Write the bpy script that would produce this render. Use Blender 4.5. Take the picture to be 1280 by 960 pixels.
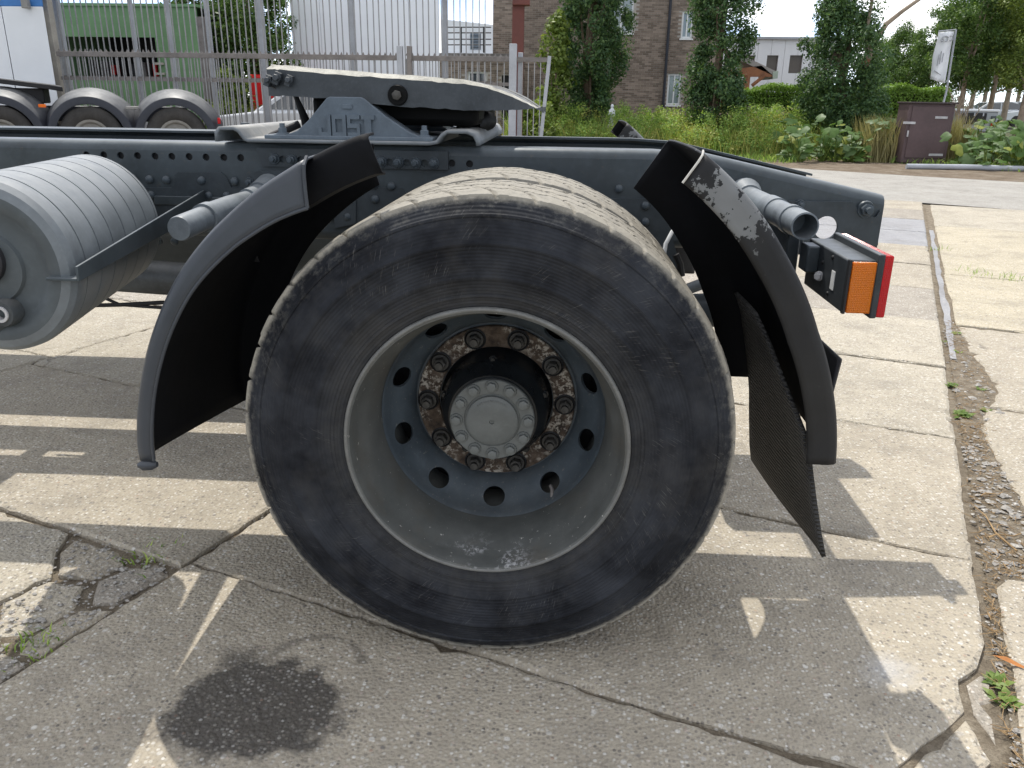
import bpy, math, random
import numpy as np
from mathutils import Vector, Matrix
R = math.radians
for o in list(bpy.data.objects): bpy.data.objects.remove(o)
scene = bpy.context.scene
col = scene.collection
rnd = random.Random(7)
nrg = np.random.default_rng(11)

# ------------------------------------------------------------------ camera
CAM = Vector((0.1415, -1.5545, 1.2301)); PIT, YAW, ROL, FPX = R(19.588), R(-3.220), R(0.853), 1005.2
_f = Vector((math.sin(YAW)*math.cos(PIT), math.cos(YAW)*math.cos(PIT), -math.sin(PIT)))
_r = Vector((math.cos(YAW), -math.sin(YAW), 0)); _u = _r.cross(_f)
_R = _r*math.cos(ROL) + _u*math.sin(ROL); _U = -_r*math.sin(ROL) + _u*math.cos(ROL)
cd = bpy.data.cameras.new('camera'); co = bpy.data.objects.new('camera', cd); col.objects.link(co)
m = Matrix((_R, _U, -_f)).transposed().to_4x4(); m.translation = CAM
co.matrix_world = m
cd.sensor_fit = 'HORIZONTAL'; cd.sensor_width = 36.0; cd.lens = FPX/1280*36; cd.clip_start = .05; cd.clip_end = 2000
scene.camera = co

# ------------------------------------------------------------------ sky, sun, exposure
SUN = Vector((-0.20, 0.525, 1.0)).normalized()
w = bpy.data.worlds.new('World'); scene.world = w; w.use_nodes = True
nt = w.node_tree; nt.nodes.clear()
wo = nt.nodes.new('ShaderNodeOutputWorld'); bg = nt.nodes.new('ShaderNodeBackground')
sky = nt.nodes.new('ShaderNodeTexSky'); sky.sky_type = 'NISHITA'; sky.sun_disc = False
sky.sun_elevation = math.asin(SUN.z); sky.sun_rotation = math.atan2(SUN.x, SUN.y)
sky.air_density = 1.3; sky.dust_density = .35; sky.ozone_density = 2.0; sky.altitude = 8000
tc = nt.nodes.new('ShaderNodeTexCoord'); mp = nt.nodes.new('ShaderNodeMapping'); mp.inputs['Scale'].default_value = (1, 1, 2.6)
nz = nt.nodes.new('ShaderNodeTexNoise'); nz.inputs['Scale'].default_value = 6.5; nz.inputs['Detail'].default_value = 8; nz.inputs['Roughness'].default_value = .58
cr = nt.nodes.new('ShaderNodeValToRGB'); cr.color_ramp.elements[0].position = .40; cr.color_ramp.elements[1].position = .62
mx = nt.nodes.new('ShaderNodeMix'); mx.data_type = 'RGBA'; mx.inputs[7].default_value = (7.2, 7.2, 7.2, 1)
nt.links.new(tc.outputs['Generated'], mp.inputs[0]); nt.links.new(mp.outputs[0], nz.inputs['Vector'])
nt.links.new(nz.outputs['Fac'], cr.inputs[0]); nt.links.new(cr.outputs[0], mx.inputs[0])
hs = nt.nodes.new('ShaderNodeHueSaturation'); hs.inputs['Saturation'].default_value = .8; nt.links.new(sky.outputs[0], hs.inputs['Color']); nt.links.new(hs.outputs[0], mx.inputs[6]); nt.links.new(mx.outputs[2], bg.inputs[0])
nt.links.new(bg.outputs[0], wo.inputs[0]); bg.inputs[1].default_value = .150
sl = bpy.data.lights.new('sun', 'SUN'); sl.energy = 2.3; sl.angle = R(.53); sl.color = (1.0, .955, .88)
so = bpy.data.objects.new('sun', sl); col.objects.link(so); so.rotation_euler = SUN.to_track_quat('Z', 'Y').to_euler()
so.location = SUN*30
scene.render.engine = 'CYCLES'
scene.cycles.max_bounces = 4; scene.cycles.diffuse_bounces = 2; scene.cycles.glossy_bounces = 2; scene.cycles.transmission_bounces = 2
scene.cycles.caustics_reflective = False; scene.cycles.caustics_refractive = False
scene.view_settings.view_transform = 'Standard'; scene.view_settings.look = 'None'
scene.view_settings.exposure = 0.84; scene.view_settings.gamma = 1; scene.view_settings.use_curve_mapping = False

# ------------------------------------------------------------------ helpers
def at(x, y, Y):
    """photo pixel -> point on the vertical plane Y"""
    d = _f + _R*((x-640)/FPX) - _U*((y-480)/FPX)
    return CAM + d*((Y-CAM.y)/d.y)
def gnd(x, y, Z=0.0):
    d = _f + _R*((x-640)/FPX) - _U*((y-480)/FPX)
    return CAM + d*((Z-CAM.z)/d.z)

class MB:
    def __init__(s): s.v = []; s.f = []; s.m = []
    def add(s, vs, fs, mi=0):
        n = len(s.v); s.v += [tuple(v) for v in vs]
        s.f += [tuple(i+n for i in f) for f in fs]; s.m += [mi]*len(fs); return s
    def box(s, c, d, rot=None, mi=0):
        x, y, z = (k/2 for k in d); c = Vector(c)
        vs = [Vector(p) for p in ((-x,-y,-z),(x,-y,-z),(x,y,-z),(-x,y,-z),(-x,-y,z),(x,-y,z),(x,y,z),(-x,y,z))]
        if rot is not None: vs = [rot @ p for p in vs]
        return s.add([p+c for p in vs], [(3,2,1,0),(4,5,6,7),(0,1,5,4),(1,2,6,5),(2,3,7,6),(3,0,4,7)], mi)
    def ext(s, pts, off, mi=0):
        """polygon pts extruded along off"""
        n = len(pts); off = Vector(off); a = [Vector(p) for p in pts]; b = [p+off for p in a]
        fs = [tuple(range(n))[::-1], tuple(range(n, 2*n))] + [(i, (i+1) % n, (i+1) % n+n, i+n) for i in range(n)]
        return s.add(a+b, fs, mi)
    def xz(s, pts, y0, y1, mi=0):
        return s.ext([(x, y0, z) for x, z in pts], (0, y1-y0, 0), mi)
    def tube(s, p0, p1, r0, r1=None, n=14, cap=True, mi=0):
        r1 = r0 if r1 is None else r1
        return s.path([p0, p1], [r0, r1], n, cap, mi)
    def path(s, pts, rad, n=10, cap=True, mi=0):
        pts = [Vector(p) for p in pts]; k = len(pts)
        if not hasattr(rad, '__len__'): rad = [rad]*k
        vs = []; ref = None
        for i, p in enumerate(pts):
            t = (pts[min(i+1, k-1)]-pts[max(i-1, 0)]).normalized()
            if ref is None: ref = t.orthogonal().normalized()
            ref = (ref - t*ref.dot(t)).normalized(); b = t.cross(ref)
            vs += [p + (ref*math.cos(a)+b*math.sin(a))*rad[i] for a in (2*math.pi*j/n for j in range(n))]
        fs = [(i*n+j, i*n+(j+1) % n, (i+1)*n+(j+1) % n, (i+1)*n+j) for i in range(k-1) for j in range(n)]
        if cap: fs += [tuple(range(n))[::-1], tuple(range((k-1)*n, k*n))]
        return s.add(vs, fs, mi)
    def lathe(s, prof, c, n=64, closed=False, mi=0):
        """profile (r, y) round an axis along Y through c"""
        c = Vector(c); k = len(prof); vs = []
        for r, y in prof:
            vs += [(c.x+r*math.cos(2*math.pi*j/n), c.y+y, c.z+r*math.sin(2*math.pi*j/n)) for j in range(n)]
        rg = range(k) if closed else range(k-1)
        fs = [(i*n+j, i*n+(j+1) % n, ((i+1) % k)*n+(j+1) % n, ((i+1) % k)*n+j) for i in rg for j in range(n)]
        return s.add(vs, fs, mi)
    def grid(s, rows, mi=0, closev=False):
        n = len(rows[0]); vs = [p for r in rows for p in r]
        fs = [(i*n+j, i*n+(j+1) % n, (i+1)*n+(j+1) % n, (i+1)*n+j) for i in range(len(rows)-1) for j in range(n if closev else n-1)]
        return s.add(vs, fs, mi)
    def hexbolt(s, c, r, h, d=(0, -1, 0), flange=True, mi=0, seed=0):
        c = Vector(c); d = Vector(d)
        if flange: s.path([c, c+d*h*.3], [r*1.42, r*1.3], 16, mi=mi)
        q = [c+d*(h*.25), c+d*h*.92, c+d*h]; s.path(q, [r, r, r*.82], 6, mi=mi)
        return s
    def dome(s, c, r, d=(0, -1, 0), mi=0):
        c = Vector(c); d = Vector(d)
        return s.path([c, c+d*r*.35, c+d*r*.62, c+d*r*.75], [r, r*.92, r*.6, r*.15], 14, mi=mi)
    def mesh(s, name):
        me = bpy.data.meshes.new(name); me.from_pydata(s.v, [], s.f)
        me.polygons.foreach_set('material_index', s.m)
        return me
    def build(s, name, mat, parent=None, smooth=40, bevel=0, **kw):
        return mkobj(name, s.mesh(name), mat, parent, smooth, bevel, **kw)

WL = {}
def mkobj(name, me, mat, parent=None, smooth=40, bevel=0, recalc=True):
    import bmesh
    if recalc:
        b = bmesh.new(); b.from_mesh(me); bmesh.ops.recalc_face_normals(b, faces=b.faces); b.to_mesh(me); b.free()
    if smooth:
        me.polygons.foreach_set('use_smooth', [True]*len(me.polygons)); me.set_sharp_from_angle(angle=R(smooth))
    for k in (mat if isinstance(mat, (list, tuple)) else [mat]): me.materials.append(k)
    o = bpy.data.objects.new(name, me); col.objects.link(o)
    if bevel:
        bm = o.modifiers.new('bevel', 'BEVEL'); bm.width = bevel; bm.segments = 2; bm.limit_method = 'ANGLE'; bm.angle_limit = R(35)
    if parent is not None: setparent(o, parent)
    return o
def setparent(o, parent):
    o.parent = parent
    if parent.name in WL: o.matrix_parent_inverse = Matrix.Translation(-WL[parent.name])
def thing(name, label, cat, loc=(0, 0, 0), group=None):
    o = bpy.data.objects.new(name, None); col.objects.link(o); o.location = loc; o.empty_display_size = .2
    WL[o.name] = Vector(loc); return tag(o, label, cat, group)
def tag(o, label=None, cat=None, group=None, kind=None):
    for k, v in (('label', label), ('category', cat), ('group', group), ('kind', kind)):
        if v: o[k] = v
    return o
def inst(me, name, loc, parent=None, rot=None, scale=1.0):
    """another object sharing mesh data, at a world place under its parent"""
    o = bpy.data.objects.new(name, me); col.objects.link(o); o.location = loc
    if rot is not None: o.rotation_euler = rot
    o.scale = (scale,)*3 if not hasattr(scale, '__len__') else scale
    if parent is not None: setparent(o, parent)
    return o
def plate(outline, holes, y0, y1):
    """flat plate in the XZ plane with real holes: outline and holes are lists of (x, z)"""
    cu = bpy.data.curves.new('p', 'CURVE'); cu.dimensions = '2D'; cu.fill_mode = 'BOTH'; cu.extrude = abs(y1-y0)/2
    for lp in [outline]+holes:
        sp = cu.splines.new('POLY'); sp.points.add(len(lp)-1); sp.use_cyclic_u = True
        for p, (x, z) in zip(sp.points, lp): p.co = (x, z, 0, 1)
    o = bpy.data.objects.new('p', cu); col.objects.link(o)
    me = bpy.data.meshes.new_from_object(o); bpy.data.objects.remove(o); yc = (y0+y1)/2
    for v in me.vertices: v.co = (v.co.x, yc-v.co.z, v.co.y)
    me.materials.clear(); return me
def circ(x, z, r, n=16): return [(x+r*math.cos(2*math.pi*i/n), z+r*math.sin(2*math.pi*i/n)) for i in range(n)]
def lerp(a, b, t): return a+(b-a)*t
def interp(x, xs, ys): return float(np.interp(x, xs, ys))

# ------------------------------------------------------------------ materials
class NT:
    def __init__(s, name):
        s.m = bpy.data.materials.new(name); s.m.use_nodes = True; s.t = s.m.node_tree; s.t.nodes.clear()
        s.out = s.n('ShaderNodeOutputMaterial'); s.b = s.n('ShaderNodeBsdfPrincipled'); s.l(s.b.outputs[0], s.out.inputs[0])
        s.tc = s.n('ShaderNodeTexCoord')
    def n(s, k): return s.t.nodes.new(k)
    def l(s, a, b): s.t.links.new(a, b)
    def val(s, sock, v):
        if hasattr(v, 'links') or isinstance(v, bpy.types.NodeSocket): s.l(v, sock)
        else: sock.default_value = v
    def co(s, scale=(1, 1, 1), src=None, loc=(0, 0, 0)):
        mp = s.n('ShaderNodeMapping'); mp.inputs['Scale'].default_value = scale; mp.inputs['Location'].default_value = loc
        s.l(src or s.tc.outputs['Object'], mp.inputs[0]); return mp.outputs[0]
    def noise(s, scale=5, detail=4, rough=.55, src=None, dist=0):
        k = s.n('ShaderNodeTexNoise'); s.l(src or s.tc.outputs['Object'], k.inputs['Vector'])
        k.inputs['Scale'].default_value = scale; k.inputs['Detail'].default_value = detail; k.inputs['Roughness'].default_value = rough; k.inputs['Distortion'].default_value = dist
        return k.outputs['Fac']
    def vor(s, scale=5, feature='F1', out='Distance', src=None, rand=1):
        k = s.n('ShaderNodeTexVoronoi'); k.feature = feature; s.l(src or s.tc.outputs['Object'], k.inputs['Vector'])
        k.inputs['Scale'].default_value = scale; k.inputs['Randomness'].default_value = rand; return k.outputs[out]
    def ramp(s, v, *st):
        k = s.n('ShaderNodeValToRGB'); e = k.color_ramp.elements
        while len(e) < len(st): e.new(.5)
        for i, (p, c) in enumerate(st):
            e[i].position = p; e[i].color = (c, c, c, 1) if not hasattr(c, '__len__') else (*c[:3], 1)
        s.val(k.inputs[0], v); return k.outputs[0]
    def mix(s, f, a, b, mode='MIX'):
        k = s.n('ShaderNodeMix'); k.data_type = 'RGBA'; k.blend_type = mode
        s.val(k.inputs[0], f)
        for i, v in ((6, a), (7, b)):
            if isinstance(v, bpy.types.NodeSocket): s.l(v, k.inputs[i])
            else: k.inputs[i].default_value = (*v[:3], 1) if hasattr(v, '__len__') else (v, v, v, 1)
        return k.outputs[2]
    def math(s, op, a, b=0.0, c=None, clamp=False):
        k = s.n('ShaderNodeMath'); k.operation = op; k.use_clamp = clamp; s.val(k.inputs[0], a); s.val(k.inputs[1], b)
        if c is not None: s.val(k.inputs[2], c)
        return k.outputs[0]
    def sep(s, src=None):
        k = s.n('ShaderNodeSeparateXYZ'); s.l(src or s.tc.outputs['Object'], k.inputs[0]); return k.outputs
    def bump(s, h, strength=.3, dist=.002, normal=None):
        k = s.n('ShaderNodeBump'); k.inputs['Strength'].default_value = strength; k.inputs['Distance'].default_value = dist
        s.val(k.inputs['Height'], h)
        if normal: s.l(normal, k.inputs['Normal'])
        s.l(k.outputs[0], s.b.inputs['Normal']); return k.outputs[0]
    def set(s, color=None, rough=None, metal=None, spec=None):
        for k, v in (('Base Color', color), ('Roughness', rough), ('Metallic', metal), ('Specular IOR Level', spec)):
            if v is None: continue
            if isinstance(v, bpy.types.NodeSocket): s.l(v, s.b.inputs[k])
            else: s.b.inputs[k].default_value = (*v[:3], 1) if hasattr(v, '__len__') else v
        return s.m
def mul(c, k): return tuple(min(1, x*k) for x in c)

def paint(name, c, rough=.42, var=.22, scale=6, metal=0.0, dust=0.0, dustc=(.30, .28, .24), bump=.12, bscale=90, spec=.32, speck=0.0, speckc=(.5, .48, .44)):
    t = NT(name); n1 = t.noise(scale, 4, .62); n2 = t.noise(scale*9, 3)
    k = t.mix(t.ramp(n1, (.3, 0), (.7, 1)), mul(c, 1-var), mul(c, 1+var))
    k = t.mix(t.math('MULTIPLY', t.ramp(n2, (.5, 0), (.75, 1)), var*.8), k, mul(c, 1.9))
    if dust:
        g = t.n('ShaderNodeNewGeometry'); z = t.sep(g.outputs['Normal'])[2]
        f = t.math('MULTIPLY', t.ramp(z, (.35, 0), (.95, 1)), t.ramp(t.noise(scale*2.2, 4, .68), (.25, .25), (.7, 1)))
        k = t.mix(t.math('MULTIPLY', f, dust), k, dustc)
    if speck:
        k = t.mix(t.math('MULTIPLY', t.ramp(t.noise(scale*14, 3, .7), (.64, 0), (.68, 1)), speck), k, speckc)
    t.bump(t.noise(bscale, 2, .6), bump, .0015)
    return t.set(k, t.ramp(n1, (.2, max(.05, rough-.1)), (.8, min(1, rough+.14))), metal, spec)

def concrete(name, c=(.395, .348, .272), tint=1.0, stain=False, seed=0.0, aggr=1.0):
    t = NT(name); src = t.co((1, 1, 1), loc=(seed, seed*.7, 0))
    big = t.noise(1.4, 4, .65, src); mid = t.noise(11, 3, .65, src); fine = t.noise(210, 2, .7, src)
    va = t.n('ShaderNodeTexVoronoi'); t.l(src, va.inputs['Vector']); va.inputs['Scale'].default_value = 105; v1, v1d = va.outputs['Color'], va.outputs['Distance']
    vb = t.n('ShaderNodeTexVoronoi'); t.l(src, vb.inputs['Vector']); vb.inputs['Scale'].default_value = 44; v2, v2d = vb.outputs['Color'], vb.outputs['Distance']
    c = mul(c, tint)
    k = t.mix(t.ramp(big, (.3, 0), (.72, 1)), mul(c, .78), mul(c, 1.10))
    k = t.mix(t.ramp(mid, (.35, 0), (.7, .5)), k, mul(c, 1.2))
    s1 = t.sep(v1); s2 = t.sep(v2)
    stone = t.ramp(s1[0], (0, (.10, .093, .085)), (.10, (.19, .172, .148)), (.45, (.34, .305, .25)), (.82, (.66, .63, .56)), (.93, (.80, .78, .73)), (1, (.36, .23, .16)))
    vis = t.math('MULTIPLY', t.ramp(v1d, (.32, 1), (.50, 0)), t.ramp(t.math('ADD', t.math('MULTIPLY', mid, .6), t.math('MULTIPLY', s1[1], .4)), (.34, .25), (.60, 1.0)))
    k = t.mix(t.math('MULTIPLY', vis, aggr*.78), k, stone)
    bst = t.math('MULTIPLY', t.ramp(v2d, (.20, 1), (.32, 0)), t.ramp(s2[1], (.74, 0), (.78, .85)))
    k = t.mix(t.math('MULTIPLY', bst, aggr), k, t.ramp(s2[2], (0, (.20, .185, .165)), (.5, (.30, .265, .225)), (1, (.66, .63, .57))))
    k = t.mix(t.ramp(fine, (.30, .55), (.44, 0)), k, mul(c, .52))
    k = t.mix(t.ramp(t.noise(2.6, 4, .75, t.co((1, 1, 1), loc=(3, seed, 0))), (.50, 0), (.74, .42)), k, mul((.16, .145, .125), tint))
    cmb = t.n('ShaderNodeVectorMath'); cmb.operation = 'MULTIPLY_ADD'; nzc = t.n('ShaderNodeTexNoise'); t.l(src, nzc.inputs['Vector']); nzc.inputs['Scale'].default_value = 5; nzc.inputs['Detail'].default_value = 3; nzc.inputs['Roughness'].default_value = .5
    t.l(nzc.outputs['Color'], cmb.inputs[0]); cmb.inputs[1].default_value = (.22, .22, 0); t.l(src, cmb.inputs[2])
    ck = t.vor(.95, 'DISTANCE_TO_EDGE', 'Distance', cmb.outputs[0])
    crack = t.math('MULTIPLY', t.ramp(ck, (.0, 1), (.0035, 0)), t.ramp(big, (.54, 0), (.62, 0.0 if stain else .45)))
    k = t.mix(crack, k, (.08, .07, .06))
    rgh = .86
    if stain:
        p = t.sep(); dx = t.math('SUBTRACT', p[0], -.475); dy = t.math('SUBTRACT', p[1], -.215); n7 = t.noise(7, 4, .65)
        d = t.math('SQRT', t.math('ADD', t.math('MULTIPLY', dx, t.math('MULTIPLY', dx, .62)), t.math('MULTIPLY', dy, t.math('MULTIPLY', dy, .9))))
        d = t.math('ADD', d, t.math('MULTIPLY', t.math('SUBTRACT', n7, .5), .26))
        dx2 = t.math('SUBTRACT', p[0], -.55); dy2 = t.math('SUBTRACT', p[1], -.06)
        dB = t.math('SQRT', t.math('ADD', t.math('MULTIPLY', dx2, dx2), t.math('MULTIPLY', dy2, t.math('MULTIPLY', dy2, 1.3))))
        dB = t.math('ADD', dB, t.math('MULTIPLY', t.math('SUBTRACT', t.noise(13, 3, .6), .5), .12))
        oil = t.math('MAXIMUM', t.ramp(d, (.135, .82), (.165, 0)), t.ramp(dB, (.02, .65), (.075, 0)))
        dC = t.math('ADD', t.math('ABSOLUTE', t.math('SUBTRACT', t.math('SQRT', t.math('ADD', t.math('POWER', t.math('SUBTRACT', p[0], -.39), 2), t.math('POWER', t.math('SUBTRACT', p[1], -.07), 2))), .11)), t.math('MULTIPLY', t.math('SUBTRACT', n7, .5), .06))
        oil = t.math('MAXIMUM', oil, t.math('MULTIPLY', t.ramp(dC, (.004, .42), (.018, 0)), t.math('GREATER_THAN', p[1], -.05)))
        k = t.mix(oil, k, t.mix(t.math('MULTIPLY', vis, .30), (.034, .031, .030), stone))
        d3 = t.math('SQRT', t.math('ADD', t.math('POWER', t.math('SUBTRACT', p[0], .93), 2), t.math('POWER', t.math('SUBTRACT', p[1], .02), 2)))
        d3 = t.math('ADD', d3, t.math('MULTIPLY', t.math('SUBTRACT', t.noise(14, 4, .7), .5), .14))
        k = t.mix(t.ramp(d3, (.01, .30), (.085, 0)), k, (.62, .64, .68))
        rgh = t.ramp(oil, (0, .86), (1, .55))
    h = t.math('ADD', t.math('MULTIPLY', fine, .6), t.math('ADD', t.math('MULTIPLY', t.math('SUBTRACT', .5, v1d), 1.0), t.math('MULTIPLY', mid, 1.0)))
    h = t.math('SUBTRACT', h, t.math('MULTIPLY', crack, 3.0))
    t.bump(h, .8, .0045)
    return t.set(k, rgh, 0, .25)

def rubber_tyre():
    t = NT('tyre_rubber'); p = t.sep(); dz = t.math('SUBTRACT', p[2], .527)
    r = t.math('SQRT', t.math('ADD', t.math('MULTIPLY', p[0], p[0]), t.math('MULTIPLY', dz, dz)))
    ang = t.math('ARCTAN2', dz, p[0])
    cmb = t.n('ShaderNodeCombineXYZ'); t.l(t.math('MULTIPLY', t.math('COSINE', ang), 1.5), cmb.inputs[0]); t.l(t.math('MULTIPLY', t.math('SINE', ang), 1.5), cmb.inputs[1]); t.l(t.math('MULTIPLY', r, 4.5), cmb.inputs[2])
    sm = t.noise(2.2, 4, .65, cmb.outputs[0]); pat = t.noise(5.5, 4, .65); fine = t.noise(60, 3, .6)
    k = t.mix(t.ramp(sm, (.34, 0), (.68, 1)), (.007, .0078, .0105), (.034, .037, .044))
    k = t.mix(t.math('MULTIPLY', t.ramp(pat, (.50, 0), (.70, 1)), .5), k, (.062, .060, .058))
    bead = t.ramp(r, (.325, 1), (.375, 0)); k = t.mix(t.math('MULTIPLY', bead, t.ramp(fine, (.3, .15), (.7, .5))), k, (.062, .060, .056))
    # scuff scratches, radial and slanted
    c2 = t.n('ShaderNodeCombineXYZ'); t.l(t.math('MULTIPLY', t.math('ADD', ang, t.math('MULTIPLY', r, 1.6)), 60), c2.inputs[0]); t.l(t.math('MULTIPLY', r, 9), c2.inputs[1])
    sc = t.math('MULTIPLY', t.ramp(t.noise(3.5, 2, .5, c2.outputs[0]), (.64, 0), (.67, 1)), t.ramp(t.noise(7, 3), (.46, 0), (.58, .8)))
    k = t.mix(sc, k, (.11, .107, .104))
    # pale road dust on the tread blocks and flecks on the shoulder
    tr = t.ramp(t.math('ADD', r, t.math('MULTIPLY', t.math('SUBTRACT', t.noise(40, 4, .7), .5), .02)), (.514, 0), (.523, 1))
    k = t.mix(t.math('MULTIPLY', tr, t.ramp(t.noise(22, 6, .7), (.25, .70), (.6, .97))), k, (.33, .305, .255))
    k = t.mix(t.math('MULTIPLY', t.ramp(r, (.47, 0), (.515, .45)), t.ramp(t.noise(55, 5, .7), (.5, 0), (.66, 1))), k, (.15, .145, .13))
    lam = t.math('SINE', t.math('MULTIPLY', r, 900))
    h = t.math('ADD', t.math('MULTIPLY', fine, .8), t.math('ADD', t.math('MULTIPLY', sm, .6), t.math('MULTIPLY', lam, .22)))
    t.bump(h, .45, .003)
    return t.set(k, t.ramp(pat, (.3, .6), (.7, .85)), 0, .16)

def rim_steel():
    t = NT('rim_paint'); n = t.noise(9, 7, .65); f = t.noise(75, 5, .7)
    k = t.mix(t.ramp(n, (.3, 0), (.7, 1)), (.066, .070, .066), (.115, .118, .112))
    k = t.mix(t.math('MULTIPLY', t.ramp(t.noise(5, 6, .7), (.48, 0), (.66, 1)), .6), k, (.098, .085, .066))
    p = t.sep(); low = t.math('MULTIPLY', t.ramp(p[2], (.238, 1), (.262, .0)), t.ramp(t.math('ABSOLUTE', p[0]), (.07, 1), (.13, 0)))
    k = t.mix(t.ramp(f, (.66, 0), (.69, .85)), k, (.50, .48, .44))
    k = t.mix(t.math('MULTIPLY', t.math('MULTIPLY', low, t.ramp(t.noise(90, 6, .75), (.50, 0), (.56, 1))), t.ramp(t.noise(11, 3), (.45, 0), (.56, 1))), k, (.42, .42, .42))
    t.bump(f, .25, .002)
    return t.set(k, .62, .0, .4)
def rust_flake():
    t = NT('rusty_flaked_paint'); n = t.noise(40, 5, .7); m2 = t.noise(70, 5, .8)
    k = t.ramp(n, (.3, (.026, .020, .016)), (.5, (.078, .054, .038)), (.7, (.15, .115, .085)))
    f = t.math('MULTIPLY', t.ramp(m2, (.50, 0), (.54, .9)), t.ramp(t.noise(15, 3), (.45, 0), (.56, 1))); k = t.mix(f, k, (.46, .415, .35))
    t.bump(t.math('ADD', n, t.math('MULTIPLY', f, .6)), .6, .002)
    return t.set(k, .8, 0, .3)
def black_worn(name, base=(.012, .012, .013), peel=False, scale=5):
    t = NT(name); n = t.noise(scale, 7, .65); f = t.noise(120, 4, .6)
    k = t.mix(t.ramp(n, (.35, 0), (.75, 1)), base, mul(base, 2.6))
    k = t.mix(t.ramp(t.noise(34, 6, .75), (.64, 0), (.70, .35)), k, (.14, .135, .125))
    if peel:
        p = t.sep(); d = t.math('SQRT', t.math('ADD', t.math('POWER', t.math('SUBTRACT', p[0], .47), 2), t.math('POWER', t.math('SUBTRACT', p[2], 1.055), 2)))
        loc = t.ramp(d, (.05, 1), (.115, 0))
        k = t.mix(t.math('MULTIPLY', t.math('GREATER_THAN', t.math('ADD', t.noise(30, 7, .7), t.math('MULTIPLY', loc, .22)), .66), t.ramp(d, (.09, 1), (.14, 0))), k, (.185, .19, .19))
        k = t.mix(t.ramp(t.noise(4, 4, .6), (.4, 0), (.7, .45)), k, (.030, .029, .026))
    t.bump(f, .25, .0015)
    return t.set(k, t.ramp(n, (.3, .42), (.7, .68)), 0, .25)
def flap_rubber():
    t = NT('ribbed_flap_rubber')
    p = t.sep(); wv = t.math('SINE', t.math('ADD', t.math('MULTIPLY', p[2], 620), t.math('MULTIPLY', t.noise(30, 2), 5)))
    k = t.mix(t.ramp(t.noise(9, 5, .65), (.35, 0), (.7, 1)), (.016, .016, .016), (.045, .044, .042))
    k = t.mix(t.math('MULTIPLY', t.ramp(wv, (.7, 0), (1, 1)), t.ramp(t.noise(50, 4), (.4, 0), (.65, .7))), k, (.10, .098, .09))
    t.bump(wv, .9, .003)
    return t.set(k, .62, 0, .4)
def leafmat(name, c1, c2, c3, trans=.42):
    t = NT(name); g = t.n('ShaderNodeNewGeometry')
    k = t.ramp(g.outputs['Random Per Island'], (0, c1), (.55, c2), (1, c3))
    k = t.mix(t.ramp(t.noise(1.1, 3), (.35, .35), (.65, 0)), k, mul(c1, .75))
    t.set(k, .5, 0, .35); tr = t.n('ShaderNodeBsdfTranslucent'); t.l(t.mix(1.0, k, (1.0, 1.0, .55), 'MULTIPLY'), tr.inputs[0])
    ms = t.n('ShaderNodeMixShader'); ms.inputs[0].default_value = trans
    t.l(t.b.outputs[0], ms.inputs[1]); t.l(tr.outputs[0], ms.inputs[2]); t.l(ms.outputs[0], t.out.inputs[0]); return t.m
def lens(name, c):
    t = NT(name); p = t.sep()
    h = t.math('ADD', t.math('SINE', t.math('MULTIPLY', p[2], 1700)), t.math('SINE', t.math('MULTIPLY', t.math('ADD', p[0], p[1]), 1700)))
    t.bump(h, .5, .001); t.set(c, .16, 0, .5); t.b.inputs['Subsurface Weight'].default_value = .0
    tr = t.n('ShaderNodeBsdfTranslucent'); tr.inputs[0].default_value = (*c, 1); ms = t.n('ShaderNodeMixShader'); ms.inputs[0].default_value = .35
    t.l(t.b.outputs[0], ms.inputs[1]); t.l(tr.outputs[0], ms.inputs[2]); t.l(ms.outputs[0], t.out.inputs[0]); return t.m
def glassy(name, c=(.05, .06, .07), rough=.06):
    t = NT(name); return t.set(c, rough, 0, .9)

M = {}
M['frame'] = paint('slate_frame_paint', (.046, .057, .064), .36, .30, 5, speck=.35, speckc=(.10, .085, .065), dust=.6, dustc=(.19, .21, .22), bump=.12)
M['frame2'] = paint('slate_plate_paint', (.038, .047, .054), .38, .30, 7, speck=.35, speckc=(.09, .078, .06), dust=.4, dustc=(.17, .19, .20))
M['bolt'] = paint('slate_bolt_paint', (.045, .058, .069), .34, .35, 30, dust=.5, dustc=(.20, .21, .21))
M['silver'] = paint('grey_tank_paint', (.150, .167, .178), .48, .18, 9, dust=.75, dustc=(.33, .335, .33), bump=.16, bscale=160)
M['silver_d'] = paint('grey_cap_paint', (.080, .092, .098), .45, .2, 7, bump=.12)
M['tube'] = paint('grey_tube_paint', (.145, .165, .18), .42, .28, 14, dust=.5, dustc=(.30, .31, .31), bump=.3, bscale=60)
M['mplate'] = paint('dusty_mounting_plate', (.16, .175, .185), .5, .2, 14, dust=.85, dustc=(.42, .40, .36))
M['jost'] = paint('pedestal_paint', (.105, .13, .155), .5, .18, 16, bump=.35, bscale=220, dust=.3, dustc=(.28, .29, .29))
M['fifth'] = paint('greasy_plate_steel', (.050, .057, .064), .42, .30, 11, dust=.35, dustc=(.30, .285, .25), bump=.4, bscale=60, speck=.10, speckc=(.20, .195, .18))
M['grease'] = paint('black_grease', (.006, .006, .006), .55, .3, 20, bump=.3, bscale=50, spec=.12, dustc=(.02, .02, .02))
M['polished'] = paint('dusty_polished_steel', (.42, .40, .34), .5, .35, 26, bump=.5, bscale=70, speck=.5, speckc=(.06, .06, .055))
M['tyre'] = rubber_tyre(); M['rim'] = rim_steel(); M['rust'] = rust_flake()
M['lip'] = paint('worn_rim_lip', (.15, .15, .142), .42, .25, 14, speck=.35, speckc=(.42, .41, .38))
M['disc'] = paint('disc_paint', (.060, .075, .088), .36, .28, 8, dust=.15, speck=.5, speckc=(.26, .24, .20))
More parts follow.
